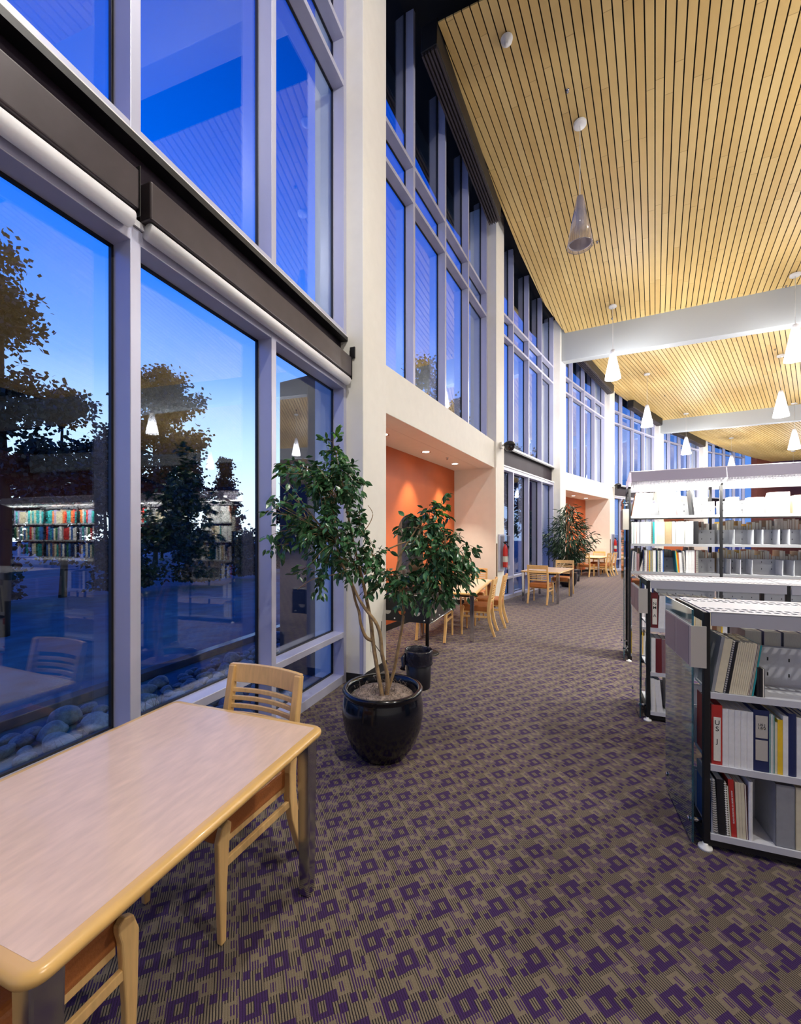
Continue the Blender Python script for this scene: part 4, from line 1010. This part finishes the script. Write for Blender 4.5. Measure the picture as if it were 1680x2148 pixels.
for k in (1,):
    fill(MS2, k*BW+.02, (k+1)*BW-.05, .80, 'top shelf, %s bay of second low bookcase' % ORD[k], g2, ['navy','black','white','blue','grey'], ('hard',), (.03,.05), (.22,.27))
    fill(MS1, k*BW+.02, (k+1)*BW-.05, .80, 'top shelf, %s bay of nearest low bookcase' % ORD[k], g1, ['navy','black','white','blue','grey'], ('hard',), (.03,.05), (.22,.27))
# clear-wrapped boxes standing on the back half of the nearest case
for q in range(4):
    book(MS1, .30+q*.085, .49, .80, .075, .27, .20, 0, 'soft', 'lilac' if q%2 else 'grey', 'plastic-wrapped volume at the back of the nearest low bookcase, %s from the left' % ORD[q], 'wrapped volumes at the back', 1, True)

# ------------------------------------------------------------------ outside: lawn, stones, kerb, trees
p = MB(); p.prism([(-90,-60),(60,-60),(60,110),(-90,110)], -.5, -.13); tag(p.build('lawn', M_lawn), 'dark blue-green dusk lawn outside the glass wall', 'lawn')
p = MB(); p.bx(-2.75,-2.6,-4,11,-.13,-.03); tag(p.build('garden_kerb', M_curb, M=M1, bevel=.01), 'wet concrete kerb edging the river stones outside', 'kerb')
rnd = random.Random(4); protos = []
for k in range(5):
    bm = bmesh.new(); bmesh.ops.create_icosphere(bm, subdivisions=3, radius=1)
    for v in bm.verts:
        f = 1+.10*sin(3*v.co.x+k)+.08*sin(4*v.co.y+2*k)+.06*cos(5*v.co.z+k); v.co = Vector((v.co.x*f*1.0, v.co.y*f*.78, v.co.z*f*.55))
    me = bpy.data.meshes.new('river_stone'); bm.to_mesh(me); bm.free(); me.materials.append(M_stone)
    for q in me.polygons: q.use_smooth = True
    protos.append(me)
TUF = [(-.75,1.9,.25),(-.8,2.6,.25),(-1.0,3.1,.25),(-1.9,2.2,.32)]
placed = []; M2i = bays[2][0].inverted(); tries = 0
while len(placed) < 290 and tries < 20000:
    tries += 1
    x = rnd.uniform(-2.3,-.62); y = rnd.uniform(1.0,7.2); r_ = rnd.choice((rnd.uniform(.05,.09), rnd.uniform(.08,.15)))
    w = M1 @ Vector((x,y,0)); l2 = M2i @ w
    if l2.y > -.75 and l2.x > -1.7: continue
    if any(math.hypot(x-a,y-b) < q+r_ for a,b,q in TUF): continue
    if any((a-x)**2+(b-y)**2 < ((r_+c)*.80)**2 for a,b,c in placed): continue
    placed.append((x,y,r_))
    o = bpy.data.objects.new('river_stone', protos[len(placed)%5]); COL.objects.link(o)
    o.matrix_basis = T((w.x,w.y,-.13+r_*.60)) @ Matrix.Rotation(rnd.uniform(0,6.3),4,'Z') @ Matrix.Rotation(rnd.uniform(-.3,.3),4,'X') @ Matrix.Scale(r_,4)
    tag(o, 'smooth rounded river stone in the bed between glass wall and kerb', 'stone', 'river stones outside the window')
def tuft(x, y, label, n=110, h=.45):
    c = MB(); w = M1 @ Vector((x,y,-.13))
    for k in range(n):
        a = rnd.uniform(0,6.3); q = rnd.uniform(.2,1)*h*.6; b = Vector((rnd.gauss(0,.08),rnd.gauss(0,.08),0)); hh = h*rnd.uniform(.6,1)
        s = Vector((-sin(a),cos(a),0))*.004; m_ = b+Vector((cos(a)*q*.35,sin(a)*q*.35,hh*.7)); e = b+Vector((cos(a)*q,sin(a)*q,hh))
        c.raw([b-s,b+s,m_+s,m_-s,e], [(0,1,2,3),(3,2,4)])
    tag(c.build('grass_tuft', M_tree, M=T(w)), label, 'grass')
tuft(-.75,1.9,'grass tuft against the lowest glass at the left edge'); tuft(-.8,2.6,'grass tuft outside just left of the first mullion'); tuft(-1.0,3.1,'grass tuft outside behind the middle pane'); tuft(-1.9,2.2,'taller grass clump among the stones at the left', 160, .6); 
def tree(x, y, H, z0, Rr, n, ls, label, kind='round', seed=1):
    rd = random.Random(seed); t = thing('tree' if kind != 'shrub' else 'shrub', label, 'tree' if kind != 'shrub' else 'shrub', T((x,y,-.13)))
    c = MB()
    if kind != 'shrub': c.tube(smooth_path([(0,0,0),(.05,.02,H*.3),(-.05,.03,H*.6),(0,0,H*.9)]), [.10-.005*q for q in range(16)], 7)
    ends = []
    for k in range(int(10+Rr*14)):
        f = rd.uniform(0,1)
        if kind == 'cone': zz = z0+(H-z0)*f; rr = Rr*(1-f)*rd.uniform(.5,1)+.05
        else: zz = z0+(H-z0)*f; rr = Rr*math.sqrt(max(.02,1-(2*f-1)**2))*rd.uniform(.3,1)
        if kind == 'slim': rr = Rr*(1-f*.75)*rd.uniform(.2,1)
        a = rd.uniform(0,6.3); e = Vector((rr*cos(a), rr*sin(a), zz)); s = Vector((0,0,max(.1,zz-rr*.6)))
        if kind != 'shrub': c.tube([s,(s+e)/2+Vector((0,0,.08*rr)),e], [.025,.015,.006], 4)
        ends.append((s,e))
    if kind != 'shrub': c.build('trunk', M_trunk, t)
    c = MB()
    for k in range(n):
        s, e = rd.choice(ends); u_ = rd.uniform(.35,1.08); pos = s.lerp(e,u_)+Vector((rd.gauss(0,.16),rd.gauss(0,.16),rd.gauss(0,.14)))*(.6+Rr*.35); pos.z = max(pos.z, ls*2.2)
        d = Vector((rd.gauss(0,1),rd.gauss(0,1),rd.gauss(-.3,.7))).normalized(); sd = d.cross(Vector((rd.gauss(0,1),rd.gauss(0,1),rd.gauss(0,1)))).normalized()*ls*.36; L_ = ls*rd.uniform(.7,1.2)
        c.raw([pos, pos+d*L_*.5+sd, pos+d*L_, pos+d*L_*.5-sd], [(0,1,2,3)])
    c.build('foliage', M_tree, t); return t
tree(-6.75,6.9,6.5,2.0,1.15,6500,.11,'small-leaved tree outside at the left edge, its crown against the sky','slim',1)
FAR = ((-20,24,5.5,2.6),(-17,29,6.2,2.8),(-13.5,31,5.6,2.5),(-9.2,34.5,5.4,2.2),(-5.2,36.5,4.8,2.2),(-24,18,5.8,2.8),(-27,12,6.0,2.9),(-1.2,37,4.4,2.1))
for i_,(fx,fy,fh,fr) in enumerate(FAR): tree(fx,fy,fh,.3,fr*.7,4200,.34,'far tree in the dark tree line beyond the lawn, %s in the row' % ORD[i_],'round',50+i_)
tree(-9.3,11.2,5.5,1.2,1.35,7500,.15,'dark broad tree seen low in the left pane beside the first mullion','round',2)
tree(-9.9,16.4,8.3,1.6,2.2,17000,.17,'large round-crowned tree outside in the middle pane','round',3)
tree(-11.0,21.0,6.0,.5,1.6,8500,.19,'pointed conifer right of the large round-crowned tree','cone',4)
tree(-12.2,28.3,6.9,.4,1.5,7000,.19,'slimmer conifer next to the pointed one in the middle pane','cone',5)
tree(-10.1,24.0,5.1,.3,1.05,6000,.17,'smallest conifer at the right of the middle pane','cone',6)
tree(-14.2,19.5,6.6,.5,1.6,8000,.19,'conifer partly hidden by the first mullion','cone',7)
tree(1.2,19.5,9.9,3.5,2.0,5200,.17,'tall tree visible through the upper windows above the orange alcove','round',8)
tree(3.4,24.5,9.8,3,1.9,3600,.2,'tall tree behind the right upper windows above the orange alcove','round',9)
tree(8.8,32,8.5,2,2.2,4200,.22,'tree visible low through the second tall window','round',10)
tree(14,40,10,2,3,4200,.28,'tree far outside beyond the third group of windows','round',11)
for i,(x,y,r_) in enumerate(((-7.8,11.5,1.0),(-6.6,13.5,1.1),(-5.9,15.5,1.1),(-9.5,9.3,1.2),(-11,7.0,1.3),(-5.6,18.5,1.2))):
    tree(x,y,1.5+.1*(i%3),.1,r_,3000,.13,'dark rounded shrub on the lawn, %s from the left' % ORD[[2,3,4,1,0,5][i]],'shrub',30+i)

# ------------------------------------------------------------------ sky and render look
w = bpy.data.worlds.new('World'); SC.world = w; w.use_nodes = True; nt = w.node_tree; bg = nt.nodes['Background']
tc = nt.nodes.new('ShaderNodeTexCoord'); sx = nt.nodes.new('ShaderNodeSeparateXYZ'); nt.links.new(tc.outputs['Generated'], sx.inputs[0])
rp = nt.nodes.new('ShaderNodeValToRGB'); el = rp.color_ramp.elements; el[0].position = 0; el[0].color = (.80,.88,.92,1); el[1].position = 1; el[1].color = (.0,.025,.26,1)
for p_, c_ in ((.10,(.66,.80,.93,1)),(.20,(.46,.64,.93,1)),(.33,(.15,.33,.86,1)),(.47,(.02,.17,.76,1)),(.64,(.0,.095,.60,1))):
    e = el.new(p_); e.color = c_
nt.links.new(sx.outputs[2], rp.inputs[0])
rq = nt.nodes.new('ShaderNodeValToRGB'); e2 = rq.color_ramp.elements; e2[0].position = 0; e2[0].color = (.085,.18,.44,1); e2[1].position = 1; e2[1].color = (0,.022,.24,1)
for p_, c_ in ((.20,(.060,.17,.52,1)),(.40,(.022,.125,.62,1)),(.64,(.0,.07,.54,1))):
    e = e2.new(p_); e.color = c_
nt.links.new(sx.outputs[2], rq.inputs[0])
# afterglow: the western horizon is pale, the rest of the dusk sky deep blue
vd = nt.nodes.new('ShaderNodeVectorMath'); vd.operation = 'DOT_PRODUCT'; vd.inputs[1].default_value = (-.56,.83,0); nt.links.new(tc.outputs['Generated'], vd.inputs[0])
mr = nt.nodes.new('ShaderNodeMapRange'); mr.interpolation_type = 'SMOOTHSTEP'; mr.inputs[1].default_value = .52; mr.inputs[2].default_value = .90; nt.links.new(vd.outputs['Value'], mr.inputs[0])
mw = nt.nodes.new('ShaderNodeMix'); mw.data_type = 'RGBA'; nt.links.new(mr.outputs[0], mw.inputs[0]); nt.links.new(rq.outputs[0], mw.inputs[6]); nt.links.new(rp.outputs[0], mw.inputs[7])
nt.links.new(mw.outputs[2], bg.inputs[0]); bg.inputs[1].default_value = 1.0
SC.view_settings.view_transform = 'Standard'; SC.view_settings.look = 'None'; SC.view_settings.gamma = 1; SC.view_settings.use_curve_mapping = False
SC.view_settings.exposure = 0.85
